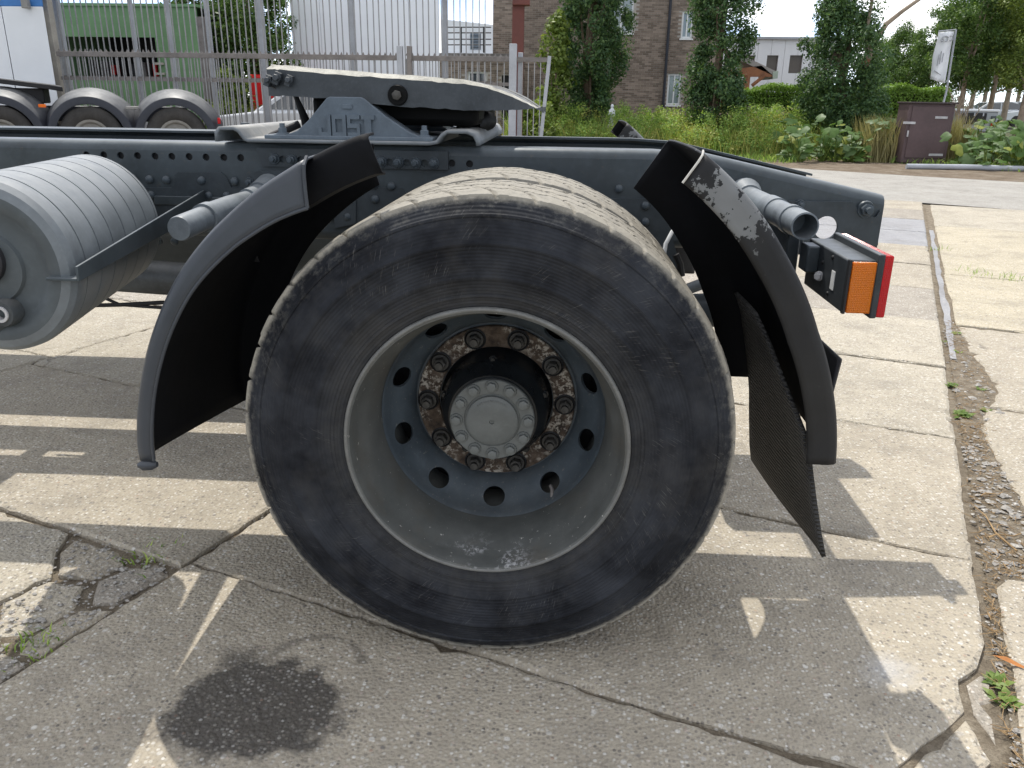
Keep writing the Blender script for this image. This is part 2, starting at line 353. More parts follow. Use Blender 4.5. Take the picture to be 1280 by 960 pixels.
M['hubblk'] = paint('hub_black', (.010, .012, .014), .28, .4, 12)
M['hubcap'] = paint('hub_cap_paint', (.125, .132, .126), .42, .16, 14, speck=.25, speckc=(.10, .09, .07))
M['nut'] = paint('wheel_nut_steel', (.060, .056, .050), .5, .5, 50, speck=.7, speckc=(.16, .11, .07))
M['guard'] = paint('slate_mudguard_plastic', (.047, .053, .062), .34, .14, 4, bump=.15, bscale=260, dust=.25, dustc=(.22, .22, .22))
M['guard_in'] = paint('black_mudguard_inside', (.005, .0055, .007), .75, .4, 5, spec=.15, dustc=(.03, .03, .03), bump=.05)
M['guard_b'] = black_worn('worn_black_mudguard', (.009, .009, .0095), True)
M['guard_edge'] = paint('cut_edge_plastic', (.5, .48, .44), .6, .1)
M['flap'] = flap_rubber()
M['blk'] = black_worn('black_plastic', (.018, .018, .02))
M['blk2'] = paint('matt_black_steel', (.014, .014, .015), .55, .3, 9)
M['lamp'] = paint('lamp_housing', (.030, .035, .039), .42, .25, 18, dust=.5, dustc=(.17, .185, .195), speck=.12)
M['amber'] = lens('amber_lens', (.86, .22, .008)); M['red'] = lens('red_lens', (.62, .006, .010))
M['white'] = paint('white_sticker', (.72, .72, .70), .5, .1, 40)
M['hose'] = paint('pale_hose', (.42, .43, .43), .5, .2, 20)
M['shaft'] = paint('propshaft_steel', (.05, .055, .058), .38, .5, 9, dust=.5, dustc=(.22, .21, .19))
M['conc'] = concrete('worn_concrete', seed=0.0)
M['concB'] = concrete('worn_concrete_stained', stain=True, seed=0.0)
M['concC'] = concrete('worn_concrete_warm', (.43, .385, .305), seed=4.3)
M['concD'] = concrete('worn_concrete_dark', (.34, .305, .255), seed=8.1)
M['concY'] = concrete('worn_concrete_sandy', (.46, .405, .30), seed=2.6)
M['patch'] = concrete('grey_patch', (.31, .31, .32), seed=5.5, aggr=.4)
M['road'] = concrete('pale_asphalt', (.34, .325, .295), seed=6.1, aggr=.7)
def dirtm(name, a, b, c, sc=14):
    t = NT(name); n = t.noise(sc, 8, .7); f = t.noise(sc*9, 5, .7)
    k = t.ramp(n, (.28, a), (.5, b), (.74, c)); k = t.mix(t.ramp(f, (.35, .5), (.6, 0)), k, mul(a, .6))
    t.bump(t.math('ADD', n, f), .8, .012); return t.set(k, .95, 0, .15)
M['dirt'] = dirtm('joint_dirt', (.13, .105, .078), (.27, .225, .165), (.42, .365, .28), 24)
M['verge'] = dirtm('verge_earth', (.10, .075, .05), (.19, .15, .11), (.30, .26, .20), 3)
M['field'] = dirtm('field_earth', (.05, .06, .03), (.09, .10, .05), (.15, .14, .08), 1.2)
M['stone'] = concrete('rubble_concrete', (.36, .34, .31), seed=1.2)
M['twig'] = paint('dry_straw', (.30, .20, .10), .8, .4, 20)
M['galv'] = paint('galvanised_steel', (.36, .375, .40), .5, .15, 3)
M['galv_d'] = paint('weathered_rail_steel', (.165, .15, .14), .6, .3, 5)
M['galv_b'] = paint('weathered_bar_steel', (.27, .27, .27), .55, .25, 3)
M['brownpost'] = paint('red_oxide_steel', (.13, .045, .035), .55, .2, 2)
M['greenp'] = paint('green_container_paint', (.12, .22, .105), .55, .18, 1.2)
M['whitep'] = paint('white_panel_paint', (.72, .74, .76), .45, .05, .8, bump=.03)
M['whiteb'] = paint('white_cladding', (.74, .76, .78), .6, .05, .5, bump=.03)
M['bluep'] = paint('blue_paint', (.05, .17, .42), .45, .15, 2)
M['tanp'] = paint('weathered_concrete_pillar', (.33, .31, .27), .85, .2, 4)
M['truck2'] = paint('dark_blue_grey_mudguard', (.026, .029, .038), .45, .2, 2, dust=.8, dustc=(.27, .27, .26))
M['tyre2'] = paint('dusty_truck_tyre', (.040, .038, .036), .75, .4, 6, dust=.3)
M['alu'] = paint('dull_wheel_metal', (.24, .235, .22), .45, .2, 8)
M['carw'] = paint('white_car_paint', (.66, .68, .70), .25, .04, 1, bump=0)
M['carr'] = paint('red_car_paint', (.62, .02, .02), .3, .06, 1, bump=0)
M['carg'] = paint('grey_car_paint', (.30, .32, .33), .3, .06, 1, bump=0)
M['glass'] = glassy('window_glass'); M['glass_l'] = glassy('pale_window_glass', (.20, .25, .25), .1)
M['frame_w'] = paint('white_window_frame', (.72, .73, .72), .5, .05, 2)
M['brown'] = paint('brown_cabinet_paint', (.105, .072, .072), .55, .16, 2.5, bump=.1)
M['brown_d'] = paint('dark_brown_roof', (.06, .045, .045), .6, .2, 3)
M['steel'] = paint('bright_hinge_steel', (.46, .45, .45), .45, .2, 8)
M['wood'] = paint('porch_timber', (.24, .105, .05), .65, .3, 3)
M['rooft'] = paint('porch_roof', (.28, .26, .24), .8, .2, 3)
M['fascia'] = paint('pale_green_fascia', (.34, .40, .33), .6, .1, 2)
def flagm():
    t = NT('banner_cloth'); g = t.noise(2.0, 3)
    return t.set(t.mix(t.ramp(g, (.3, 0), (.7, 1)), (.70, .71, .73), (.80, .81, .82)), .8, 0, .2)
M['flag'] = flagm(); M['flagprint'] = paint('grey_banner_print', (.40, .41, .43), .8, .15, 6)
M['mortar'] = paint('mortar', (.38, .35, .31), .9, .15, 2)
def brickm():
    t = NT('brown_brick'); g = t.n('ShaderNodeNewGeometry')
    k = t.ramp(g.outputs['Random Per Island'], (0, (.17, .135, .107)), (.5, (.265, .212, .17)), (1, (.36, .29, .235)))
    k = t.mix(t.ramp(t.noise(.7, 4), (.35, .3), (.65, 0)), k, (.10, .075, .06)); return t.set(k, .9, 0, .2)
M['brick'] = brickm()
M['bark'] = paint('bark', (.13, .095, .065), .9, .4, 6, bump=.8, bscale=25)
M['bark_l'] = paint('pale_bark', (.30, .24, .18), .9, .3, 6, bump=.6, bscale=25)
M['leaf_dk'] = leafmat('dark_leaf', (0.0489, 0.1026, 0.0489), (0.0978, 0.1831, 0.0684), (0.1831, 0.2811, 0.0978))
M['leaf_md'] = leafmat('mid_leaf', (0.058, 0.1197, 0.0309), (0.1158, 0.2027, 0.0502), (0.2027, 0.2993, 0.0868))
M['leaf_lt'] = leafmat('light_leaf', (0.1087, 0.1668, 0.0319), (0.1812, 0.2537, 0.0508), (0.29, 0.3625, 0.087))
M['leaf_yl'] = leafmat('yellow_weed', (0.2509, 0.2896, 0.0677), (0.4247, 0.4344, 0.1158), (0.6371, 0.5792, 0.2123))
M['leaf_st'] = leafmat('straw_stalk', (.24, .22, .09), (.36, .32, .14), (.48, .43, .22), .35)
M['leaf_gr'] = leafmat('weed_green', (0.1584, 0.2693, 0.0634), (0.3167, 0.4751, 0.1108), (0.5701, 0.6967, 0.1901))
M['leaf_hd'] = leafmat('hedge_leaf', (0.1068, 0.1941, 0.0292), (0.1845, 0.3203, 0.0485), (0.2911, 0.4463, 0.0873))
M['big_a'] = leafmat('big_leaf_green', (.085, .165, .035), (.11, .20, .045), (.14, .235, .06), .4)
M['big_b'] = leafmat('big_leaf_bluish', (.10, .175, .06), (.125, .20, .075), (.155, .23, .095), .4)
M['big_c'] = leafmat('big_leaf_yellow', (0.26, 0.312, 0.052), (0.312, 0.351, 0.065), (0.364, 0.39, 0.078), .35)
#@@STRUCT
# ================================================================== GROUND
TH = .3742; D2 = Vector((math.cos(TH), -math.sin(TH), 0)); D1 = Vector((math.sin(TH), math.cos(TH), 0))
def ab(a, b, z=0.0): return D2*a + D1*b + Vector((0, 0, z))
def sheet(name, pts, mat, z):
    return tag(MB().add([(p[0], p[1], z) for p in pts], [tuple(range(len(pts)))]).build(name, mat, smooth=0), kind='structure')
g = sheet('ground', [(-600, -200), (600, -200), (600, 900), (-600, 900)], M['field'], -.13)
yard = sheet('yard_base', [(-14, -4), (14, -4), (14, 9), (1.0, 18.5), (-14, 22)], M['dirt'], -.032)
# road: along the front of the verge, bending away behind the tractor
rd = [(26, -3.0), (5.94, 9.05), (4.58, 9.91), (2.2, 11.6), (1.0, 14.2), (1.6, 17.6), (4.85, 15.21), (6.53, 14.0), (8.06, 13.11), (28, 1.2)]
sheet('road', rd, M['road'], -.012)
sheet('verge', [(1.3, 17.9), (4.85, 15.15), (6.53, 13.95), (8.06, 13.06), (28, 1.0), (40, 6), (40, 30), (1.3, 40)], M['verge'], -.020)

def slab_mesh(poly, z, jit, seed, th=.07, tilt=(0, 0)):
    """one cast slab: chipped outline, chamfered top edge; poly in (a, b)"""
    r = random.Random(seed); pts = []; n = len(poly); run = 0.0
    for i in range(n):
        p, q = poly[i], poly[(i+1) % n]; L = math.hypot(q[0]-p[0], q[1]-p[1]); k = max(1, int(L/.035))
        for j in range(k):
            t = j/k; dx, dy = (q[0]-p[0])/max(L, 1e-6), (q[1]-p[1])/max(L, 1e-6)
            run = .75*run + r.gauss(0, 1)*jit*.35; d = run + (r.random() < .05)*abs(r.gauss(0, jit*2.0)); d = max(-.002, d)
            pts.append((p[0]+dx*L*t - dy*d, p[1]+dy*L*t + dx*d))
    cx = sum(p[0] for p in pts)/len(pts); cy = sum(p[1] for p in pts)/len(pts)
    def inset(p, d):
        dx, dy = cx-p[0], cy-p[1]; L = math.hypot(dx, dy) or 1; return (p[0]+dx/L*d, p[1]+dy/L*d)
    def hz(p): return z + tilt[0]*(p[0]-cx) + tilt[1]*(p[1]-cy)
    m = MB(); N = len(pts); v = []
    ch = [abs(r.gauss(0, .006))+.003 for _ in pts]
    for p, c in zip(pts, ch): q = inset(p, c*1.6); v.append(ab(q[0], q[1], hz(p)))
    for p, c in zip(pts, ch): v.append(ab(p[0], p[1], hz(p)-c*.8))
    for p in pts: v.append(ab(p[0], p[1], z-th))
    f = [tuple(range(N))] + [(i, (i+1) % N, N+(i+1) % N, N+i)[::-1] for i in range(N)] + [(N+i, N+(i+1) % N, 2*N+(i+1) % N, 2*N+i)[::-1] for i in range(N)]
    m.add(v, f); return m
pave = MB().add([ab(-9.2, -2.2, -.016), ab(1.12, -2.2, -.016), ab(1.12, 10.4, -.016), ab(-9.2, 10.4, -.016)], [(0, 1, 2, 3)]).build('slab_paving', M['dirt'], smooth=0)
tag(pave, kind='structure')
G = .0045
def addslab(poly, mat, seed, jit=.004, z=None, tilt=None):
    r = random.Random(seed*31+5)
    z = r.uniform(-.004, .004) if z is None else z
    tilt = (r.uniform(-.002, .002), r.uniform(-.002, .002)) if tilt is None else tilt
    return slab_mesh(poly, z, jit, seed, tilt=tilt).build('slab', mat, pave, smooth=25)
sd = 100
CM = [M['conc'], M['concC'], M['conc'], M['concD'], M['concC']]
A0 = -.922
for ci in range(-4, 1):
    a0, a1 = A0+2*ci, A0+2*ci+1.995
    off = {0: 0, -1: -.03}.get(ci, rnd.uniform(-.3, .3))
    for bi in range(-2, 11):
        b0, b1 = bi*.985+off, (bi+1)*.985+off
        sd += 1
        if ci == -1 and bi == -1:
            # broken inner corner: the slab lost its corner and lies in pieces
            addslab([(a0+G, b0+G), (a1-G, b0+G), (a1-G, -.80), (-1.00, -.66), (-1.07, -.58), (-1.10, -.46), (-1.22, -.36), (-1.20, -.22), (-1.30, -.13), (-1.36, -.045), (a0+G, b1-G)], M['concC'], sd, .010)
            for q_, (pc, zz, tl) in enumerate((([(-1.33, -.05), (-1.29, -.12), (-1.19, -.20), (-1.10, -.17), (-1.08, -.09), (-1.15, -.045)], -.005, (.02, -.03)), ([(-1.06, -.09), (-1.08, -.17), (-1.0, -.25), (-.945, -.22), (-.93, -.06), (-1.0, -.04)], -.006, (.03, -.02)), ([(-1.19, -.23), (-1.21, -.35), (-1.10, -.44), (-1.04, -.40), (-1.02, -.29), (-1.09, -.20)], -.008, (-.03, .03)), ([(-1.0, -.28), (-1.03, -.40), (-.99, -.46), (-.935, -.45), (-.93, -.25)], -.006, (.02, .02)), ([(-1.09, -.47), (-1.06, -.57), (-.985, -.64), (-.935, -.60), (-.935, -.48), (-1.01, -.47)], -.009, (.02, .03)))):
                addslab(pc, (M['conc'], M['concD'], M['concC'])[q_ % 3], sd+900+q_, .006, zz, tl)
            continue
        if ci == 0 and bi == 0:
            addslab([(a0+G, b0+.005), (.30, b0+.006), (.60, b0+.013), (.86, .026), (.93, .16), (.97, .22), (1.01, .30), (1.005, .40), (1.045, .47), (a1-G, .58), (a1-G, b1-.006), (.70, b1-.020), (.35, b1-G), (a0+G, b1-G)], M['concB'], sd, .006)
            addslab([(.90, .05), (1.00, .06), (1.05, .16), (1.015, .27), (.98, .20), (.935, .13)], M['conc'], sd+903, .006, -.008, (.05, 0))
            addslab([(1.03, .30), (1.07, .22), (1.074, .45), (1.05, .45), (1.02, .40)], M['concD'], sd+904, .004, -.012, (-.08, .02))
            continue
        mt = CM[(ci*3+bi*2) % 5]
        if ci == 0 and bi == -1: mt = M['concB']
        if ci == 0 and bi in (7, 8): mt = M['patch']
        top = -.002 if (ci == 0 and bi in (-1, 1)) else None
        addslab([(a0+G, b0+G), (a1-G, b0+G), (a1-G, b1-G), (a0+G, b1-G)], mt, sd, .005 if bi < 3 else .003, top)
pave2 = MB().add([ab(1.10, -2.2, -.0115), ab(7.4, -2.2, -.0115), ab(7.4, 10.5, -.0075), ab(1.10, 10.5, -.0075)], [(0, 1, 2, 3)]).build('slab_paving', M['dirt'], smooth=0)
tag(pave2, kind='structure'); pave_keep = pave; pave = pave2
bl = [-2.0, .93, 2.42, 3.9, 5.55, 8.45, 10.56]
for i in range(len(bl)-1):
    b0, b1 = bl[i]+.008, bl[i+1]-.008; sd += 1
    lft = {0: [(1.116, b0), (1.112, .15), (1.122, .45), (1.108, .70), (1.118, b1-.06), (1.15, b1)],
           1: [(1.18, b0), (1.25, 1.1), (1.27, 1.35), (1.22, 1.6), (1.19, 1.9), (1.17, 2.15), (1.20, b1)],
           2: [(1.22, b0), (1.28, 2.7), (1.25, 3.0), (1.20, 3.3), (1.17, b1)],
           3: [(1.16, b0), (1.165, 4.6), (1.15, 5.1), (1.15, b1)], 4: [(1.16, b0), (1.16, b1)], 5: [(1.16, b0), (1.16, b1)]}[i]
    mt = [M['conc'], M['conc'], M['conc'], M['concY'], M['concY'], M['concC']][i]
    addslab(lft[::-1] + [(3.1, b0), (3.1, b1)], mt, sd, .008 if i < 3 else .005)
    addslab([(3.115, b1), (3.115, b0), (5.1, b0), (5.1, b1)], M['concY'], sd+500, .004)
    addslab([(5.115, b1), (5.115, b0), (7.1, b0), (7.1, b1)], M['concC'], sd+700, .004)
# mortar strip poured along the joint
mb = MB(); L = []; Rr = []
for i in range(30):
    b = 3.15+i*.17; L.append(ab(1.10+rnd.uniform(-.006, .006), b, -.004)); Rr.append(ab(1.135+rnd.uniform(-.008, .012), b, -.005))
mb.grid([L, Rr]); tag(mb.build('mortar_strip', M['patch'], pave2, smooth=0), kind=None)

# loose rubble, gravel and litter in the open joints
def stone_pts(r, rr):
    base = [Vector(p).normalized() for p in ((1,0,0),(-1,0,0),(0,1,0),(0,-1,0),(0,0,1),(0,0,-1),(1,1,.6),(-1,1,.5),(1,-1,.4),(-1,-1,.6))]
    return [p*rr*r.uniform(.7, 1.15) for p in base]
import bmesh as _bm
def rubble(name, spots, mat, kind='stuff', label=None, cat=None):
    """spots: (a, b, z, size); each stone a little convex hull"""
    B = _bm.new()
    r = random.Random(len(spots))
    for a, b, z, s in spots:
        c = ab(a, b, z); rot = Matrix.Rotation(r.uniform(0, 6.3), 3, 'Z'); sc = Vector((r.uniform(.8, 1.5), r.uniform(.7, 1.1), r.uniform(.4, .75)))
        vs = [B.verts.new(c + rot @ (Vector((p.x*sc.x, p.y*sc.y, p.z*sc.z)))) for p in stone_pts(r, s)]
        h = _bm.ops.convex_hull(B, input=vs)
        _bm.ops.delete(B, geom=[v for v in h['geom_interior'] if isinstance(v, _bm.types.BMVert)], context='VERTS')
    me = bpy.data.meshes.new(name); B.to_mesh(me); B.free()
    return tag(mkobj(name, me, mat, None, 30), label, cat, kind=kind)
sp = []
r = random.Random(3)
for i in range(900):
    b = r.choice([r.uniform(-.3, 2.4), r.uniform(.9, 2.1), r.uniform(1.0, 2.0), r.uniform(2.2, 4.0)])
    hi = interp(b, [-1, .8, 1.0, 1.35, 1.9, 2.4, 2.8, 3.3, 5], [1.115, 1.112, 1.22, 1.26, 1.19, 1.2, 1.27, 1.19, 1.15])
    sp.append((r.uniform(1.085, hi), b, -.012+r.uniform(0, .006), abs(r.gauss(.002, .004))+.0015))
for i in range(60): sp.append((r.uniform(1.10, 1.24), r.uniform(.95, 2.0), -.008, r.uniform(.006, .020)))
for i in range(16): sp.append((r.uniform(1.1, 1.26), r.uniform(2.1, 2.9), -.010, r.uniform(.010, .022)))
rubble('rubble', sp, M['stone'], label='pale concrete crumbs and stones in the open joint right of the tyre', cat='rubble')
sp = []
for i in range(420):
    t = r.random(); b = lerp(-.72, -.02, t); a = r.uniform(interp(b, [-.8, -.6, -.36, -.1, 0], [-.96, -1.08, -1.22, -1.30, -1.36]), -.925)
    sp.append((a, b, -.010+r.uniform(0, .008), abs(r.gauss(.001, .003))+.001))
for i in range(22): sp.append((r.uniform(-1.25, -.95), r.uniform(-.55, -.05), -.006, r.uniform(.005, .013)))
for i in range(260):
    b = r.uniform(-.66, -.03); sp.append((r.uniform(interp(b, [-.8, -.6, -.36, -.1, 0], [-.96, -1.08, -1.22, -1.30, -1.36])-.03, -.93), b, -.003, r.uniform(.002, .008)))
for i in range(160): sp.append((r.uniform(-1.6, -.5), r.gauss(-.004, .006), -.012, r.uniform(.0015, .004)))
for i in range(120): sp.append((-.922+r.gauss(0, .007), r.uniform(0, .9), -.012, r.uniform(.0015, .004)))
rubble('rubble', sp, M['stone'], label='grey crumbs of the broken slab corner left of the tyre', cat='rubble')
# straw, twigs and needles as litter
mb = MB()
for i in range(900):
    b = r.choice([r.uniform(-.4, 1.1), r.uniform(.9, 2.2), r.uniform(2, 4)]); hi = interp(b, [-1, .8, 1.0, 1.35, 1.9, 2.4, 2.8, 3.3], [1.115, 1.112, 1.22, 1.26, 1.19, 1.2, 1.27, 1.19])
    p = ab(r.uniform(1.085, hi), b, -.006+r.uniform(0, .006)); a = r.uniform(0, 6.3); L = r.uniform(.01, .04)
    d = Vector((math.cos(a), math.sin(a), r.uniform(-.1, .15)))*L; mb.path([p, p+d], [.0010, .0008], 4, False)
for a, b, L, an in ((1.19, 1.10, .30, 1.55), (1.12, 1.15, .12, .3), (1.12, 1.45, .10, .4)):
    p = ab(a, b, .0); d = Vector((math.cos(an), math.sin(an), 0)); n_ = Vector((-d.y, d.x, 0))
    mb.path([p, p+d*L*.35+n_*.012, p+d*L*.7-n_*.008, p+d*L], [.003, .0026, .002, .0012], 6, False)
tag(mb.build('dry_litter', M['twig'], smooth=0), 'dry straw and twigs scattered in the open joint', 'litter', kind='stuff')
lf = MB(); p = gnd(1268, 830, .004)
lf.add([p+Vector(v) for v in ((-.035, .03, 0), (-.01, .018, .006), (.03, -.03, .003), (.0, -.008, .001))], [(0, 1, 2, 3)])
tag(lf.build('fallen_leaf', paint('orange_dead_leaf', (.42, .17, .05), .7, .2, 60), smooth=0), 'orange dead leaf lying beside the small green weed at bottom right', 'leaf')

# ------------------------------------------------------------------ leaves
def leaves(name, P, N, size, mat, parent=None, aspect=.55, droop=0.0):
    """one object of many rhombic leaves at points P with normals N (numpy)"""
    n = len(P); N = N/np.linalg.norm(N, axis=1, keepdims=True)
    t = np.cross(N, nrg.normal(size=(n, 3))); t /= np.linalg.norm(t, axis=1, keepdims=True); t[:, 2] -= droop
    b = np.cross(N, t); s = (size*nrg.uniform(.6, 1.3, n))[:, None]
    V = np.empty((n, 4, 3)); V[:, 0] = P-t*s; V[:, 1] = P+b*s*aspect-t*s*.1; V[:, 2] = P+t*s; V[:, 3] = P-b*s*aspect-t*s*.1
    V[:, 1] += N*s*.15; V[:, 3] += N*s*.15
    me = bpy.data.meshes.new(name); me.vertices.add(n*4); me.vertices.foreach_set('co', V.reshape(-1))
    me.loops.add(n*4); me.loops.foreach_set('vertex_index', np.arange(n*4, dtype=np.int32)); me.polygons.add(n)
    me.polygons.foreach_set('loop_start', np.arange(0, n*4, 4, dtype=np.int32)); me.polygons.foreach_set('loop_total', np.full(n, 4, np.int32))
    me.update(calc_edges=True); return mkobj(name, me, mat, parent, 0, recalc=False)
def clumps(centres, radii, per):
    """points spread through clumps, denser towards their skin; returns P, N"""
    P = []; N = []
    for c, r_ in zip(centres, radii):
        d = nrg.normal(size=(per, 3)); d /= np.linalg.norm(d, axis=1, keepdims=True)
        k = nrg.uniform(.45, 1.05, per)[:, None]; P.append(np.array(c)+d*k*np.array(r_)); nn = d+nrg.normal(size=(per, 3))*.55; nn[:, 2] += .35; N.append(nn)
    return np.concatenate(P), np.concatenate(N)
def tree(name, label, base, trunk, env, nclump, per, size, mat, group=None, cr=(.30, .30, .26), bark=None, limbs=6, seed=1, cat='tree', lean=(0, 0)):
    """env: list of (height, radius) giving the crown's outline; trunk=(r0, height)"""
    rr = random.Random(seed); base = Vector(base); t = thing(name, label, cat, base, group)
    hs = [e[0] for e in env]; rs = [e[1] for e in env]; C = []; Rd = []
    wts = np.array(rs)+.15
    while len(C) < nclump:
        h = rr.uniform(hs[0], hs[-1]); rad = interp(h, hs, rs)
        if rr.random() > rad/max(rs): continue
        a = rr.uniform(0, 6.283); k = rad*math.sqrt(rr.uniform(.08, 1))*rr.uniform(.8, 1.12); f = h/hs[-1]
        C.append((base.x+lean[0]*f+k*math.cos(a), base.y+lean[1]*f+k*math.sin(a), base.z+h))
        q = rr.uniform(.6, 1.35); Rd.append((cr[0]*q, cr[1]*q, cr[2]*q))
    P, N = clumps(C, Rd, per)
    leaves('crown', P, N, size, mat, t)
    m = MB(); top = base+Vector((lean[0], lean[1], trunk[1])); mid = base.lerp(top, .5)+Vector((rr.uniform(-.06, .06), 0, 0))
    m.path([base+Vector((0, 0, -.15)), base+Vector((0, 0, .25)), mid, top], [trunk[0]*1.3, trunk[0], trunk[0]*.75, trunk[0]*.3], 10)
    for i in range(limbs):
        s = base.lerp(top, rr.uniform(.35, .95)); e = Vector(rr.choice(C)); q = s.lerp(e, .5)+Vector((0, 0, -.08))
        m.path([s, q, e], [trunk[0]*.4, trunk[0]*.25, trunk[0]*.08], 6)
    m.build('trunk', bark or M['bark'], t)
    return t
#@@OBJECTS
# ================================================================== THE TRACTOR CHASSIS
HZ = .527
truck = thing('tractor_chassis', 'slate grey truck tractor rear chassis with big dusty wheel and coupling plate', 'truck', (0, 1.25, 0))
def meshinto(mb, me, mi=0):
    mb.add([v.co.copy() for v in me.vertices], [tuple(p.vertices) for p in me.polygons], mi); bpy.data.meshes.remove(me); return mb
def boolean(me, cut):
    a = bpy.data.objects.new('a', me); b = bpy.data.objects.new('b', cut); col.objects.link(a); col.objects.link(b)
    md = a.modifiers.new('x', 'BOOLEAN'); md.operation = 'DIFFERENCE'; md.object = b; md.solver = 'EXACT'
    dg = bpy.context.evaluated_depsgraph_get(); out = bpy.data.meshes.new_from_object(a.evaluated_get(dg))
    bpy.data.objects.remove(a); bpy.data.objects.remove(b); out.materials.clear(); return out

# ---- wheel
rim = MB().lathe([(.296, .024), (.306, .018), (.3055, .010), (.301, .006), (.295, .008), (.2915, .018), (.289, .040), (.285, .058), (.276, .078), (.270, .100), (.2655, .125), (.2630, .150), (.2622, .20), (.2622, .33)], (0, 0, HZ), 120)
wheel = rim.build('wheel', M['rim'], truck, 50)
MB().lathe([(.3072, .014), (.3068, .0085), (.3045, .005), (.301, .0045), (.2985, .0065), (.2975, .011)], (0, 0, HZ), 120).build('rim_flange', M['lip'], wheel, 60)
wheel['label'] = 'deep dished wheel with scuffed grey rim'
# tyre: sidewall rings plus a tread of blocks, slits and zigzag grooves
NP, NA, NL = 42, 20, 66
th = np.linspace(0, 2*math.pi, NP*NA, endpoint=False); ph = (th*NP/(2*math.pi)) % 1.0; pitch_i = np.floor(th*NP/(2*math.pi))
side = [(.297, .030), (.303, .018), (.309, .0125), (.318, .0105), (.327, .0085), (.3285, .0060), (.3335, .0055), (.335, .0072), (.350, .0030), (.366, -.0025), (.3675, -.0045), (.3715, -.0048), (.373, -.0040), (.390, -.0085), (.412, -.0115), (.434, -.0115), (.4355, -.0132), (.439, -.0132), (.4405, -.0110), (.458, -.0080), (.474, -.0020), (.486, .0035), (.4875, .0020), (.4925, .0035), (.494, .0075), (.503, .0125), (.511, .0180), (.517, .0230)]
W_ = .316; yt = np.linspace(.0265, W_-.0265, NL)
rows = []
rim_n = 1 + .0022*np.sin(th*5+1)*0
for r_, y_ in side:
    wob = np.zeros_like(th)
    if r_ > .50:   # worn, nibbled shoulder
        wob = -.0022*np.clip(1-np.abs(ph-.30)/.06, 0, 1)*(r_-.50)/.02 + nrg.normal(size=len(th))*.0006
    rows.append(np.stack([(r_+wob)*np.cos(th), np.full_like(th, y_), HZ+(r_+wob)*np.sin(th)], -1))
def groove(y):
    s = min(y, W_-y); g = np.zeros_like(th)
    for yc, amp, hw, dep in ((.088, .007, .0050, .010), (.158, .007, .0045, .010), (.228, .007, .0050, .010)):
        zz = yc + amp*(np.abs(((ph*2) % 1)-.5)*4-1)
        g = np.maximum(g, dep*np.clip((hw-np.abs(y-zz))/.002, 0, 1))
    if s < .092:                          # curved shoulder slits
        c = (.30 + 5.2*(s-.026) + 30*(s-.026)**2) % 1.0
        d = np.minimum(np.abs(ph-c), 1-np.abs(ph-c)); g = np.maximum(g, .0085*np.clip((.055-d)/.02, 0, 1)*(1.0 if s < .075 else .6))
    else:
        c = (.15 + 7*(y-.16)) % 1.0
        d = np.minimum(np.abs(ph-c), 1-np.abs(ph-c)); g = np.maximum(g, .0045*np.clip((.05-d)/.02, 0, 1))
    return g
jit = nrg.normal(size=NP)*.0006
for y in yt:
    c = 1-((y-W_/2)/(W_/2))**2; rc = .5190+.0130*min(1, c*1.7)**.8
    rr_ = rc - groove(y) + jit[pitch_i.astype(int)]
    rows.append(np.stack([rr_*np.cos(th), np.full_like(th, y), HZ+rr_*np.sin(th)], -1))
for r_, y_ in side[::-1]:
    rows.append(np.stack([r_*np.cos(th), np.full_like(th, W_-y_), HZ+r_*np.sin(th)], -1))
V = np.array(rows); V[..., 2] = np.maximum(V[..., 2], .0008)
mb = MB(); mb.grid([[tuple(p) for p in row] for row in V.tolist()], closev=True)
tyre = mb.build('tyre', M['tyre'], wheel, 50); tyre['label'] = 'black bald-walled tyre with pale dusty tread'
tme = tyre.data
# dished disc with ten hand holes
pf = [(.2618, .182), (.2590, .186), (.2560, .196), (.2515, .214), (.2450, .228), (.2360, .2385), (.2250, .249), (.2120, .263), (.2030, .279), (.1985, .2955), (.138, .298)]
dm = MB().lathe(pf + [(r_, y_+.011) for r_, y_ in pf[::-1]], (0, 0, HZ), 96, closed=True).mesh('disc')
ct = MB()
for k in range(10):
    a = R(-90+36*k); c = Vector((math.cos(a)*.2355, .240, HZ+math.sin(a)*.2355)); n_ = Vector((-math.cos(a)*.62, -.80, -math.sin(a)*.62)).normalized()
    ct.path([c+n_*.04, c-n_*.04], .0270, 28)
import bmesh
def recalc(me):
    b = bmesh.new(); b.from_mesh(me); bmesh.ops.recalc_face_normals(b, faces=b.faces); b.to_mesh(me); b.free(); return me
disc = mkobj('wheel_disc', boolean(recalc(dm), recalc(ct.mesh('c'))), M['disc'], wheel, 35)
ring = MB().lathe([(.1405, .300), (.1405, .286), (.1425, .284), (.190, .284), (.1925, .2865), (.1935, .300)], (0, 0, HZ), 96, closed=True).build('bolt_ring', M['rust'], wheel)
ring['label'] = 'rusty bolt ring with flaking pale paint'
nm = MB().hexbolt((0, 0, 0), .0158, .030); nm.path([(0, -.029, 0), (0, -.040, 0)], [.0095, .009], 12)
nut = nm.build('wheel_nut', M['nut'], None, 35); nme = nut.data; bpy.data.objects.remove(nut)
for k in range(10):
    a = R(18+36*k-18+0); a = R(36*k); p = (math.cos(a)*.1675, .2845, HZ+math.sin(a)*.1675)
    inst(nme, 'wheel_nut', p, wheel, (0, rnd.uniform(0, 1), 0))
for k in range(10):
    a = R(36*k); MB
cup = MB().lathe([(.0245, 0), (.0265, -.0025), (.0235, -.004), (.0215, -.001)], (0, 0, 0), 24, closed=True).build('nut_seat', M['blk2'], None); cme = cup.data; bpy.data.objects.remove(cup)
for k in range(10):
    a = R(36*k); inst(cme, 'nut_seat', (math.cos(a)*.1675, .284, HZ+math.sin(a)*.1675), wheel)
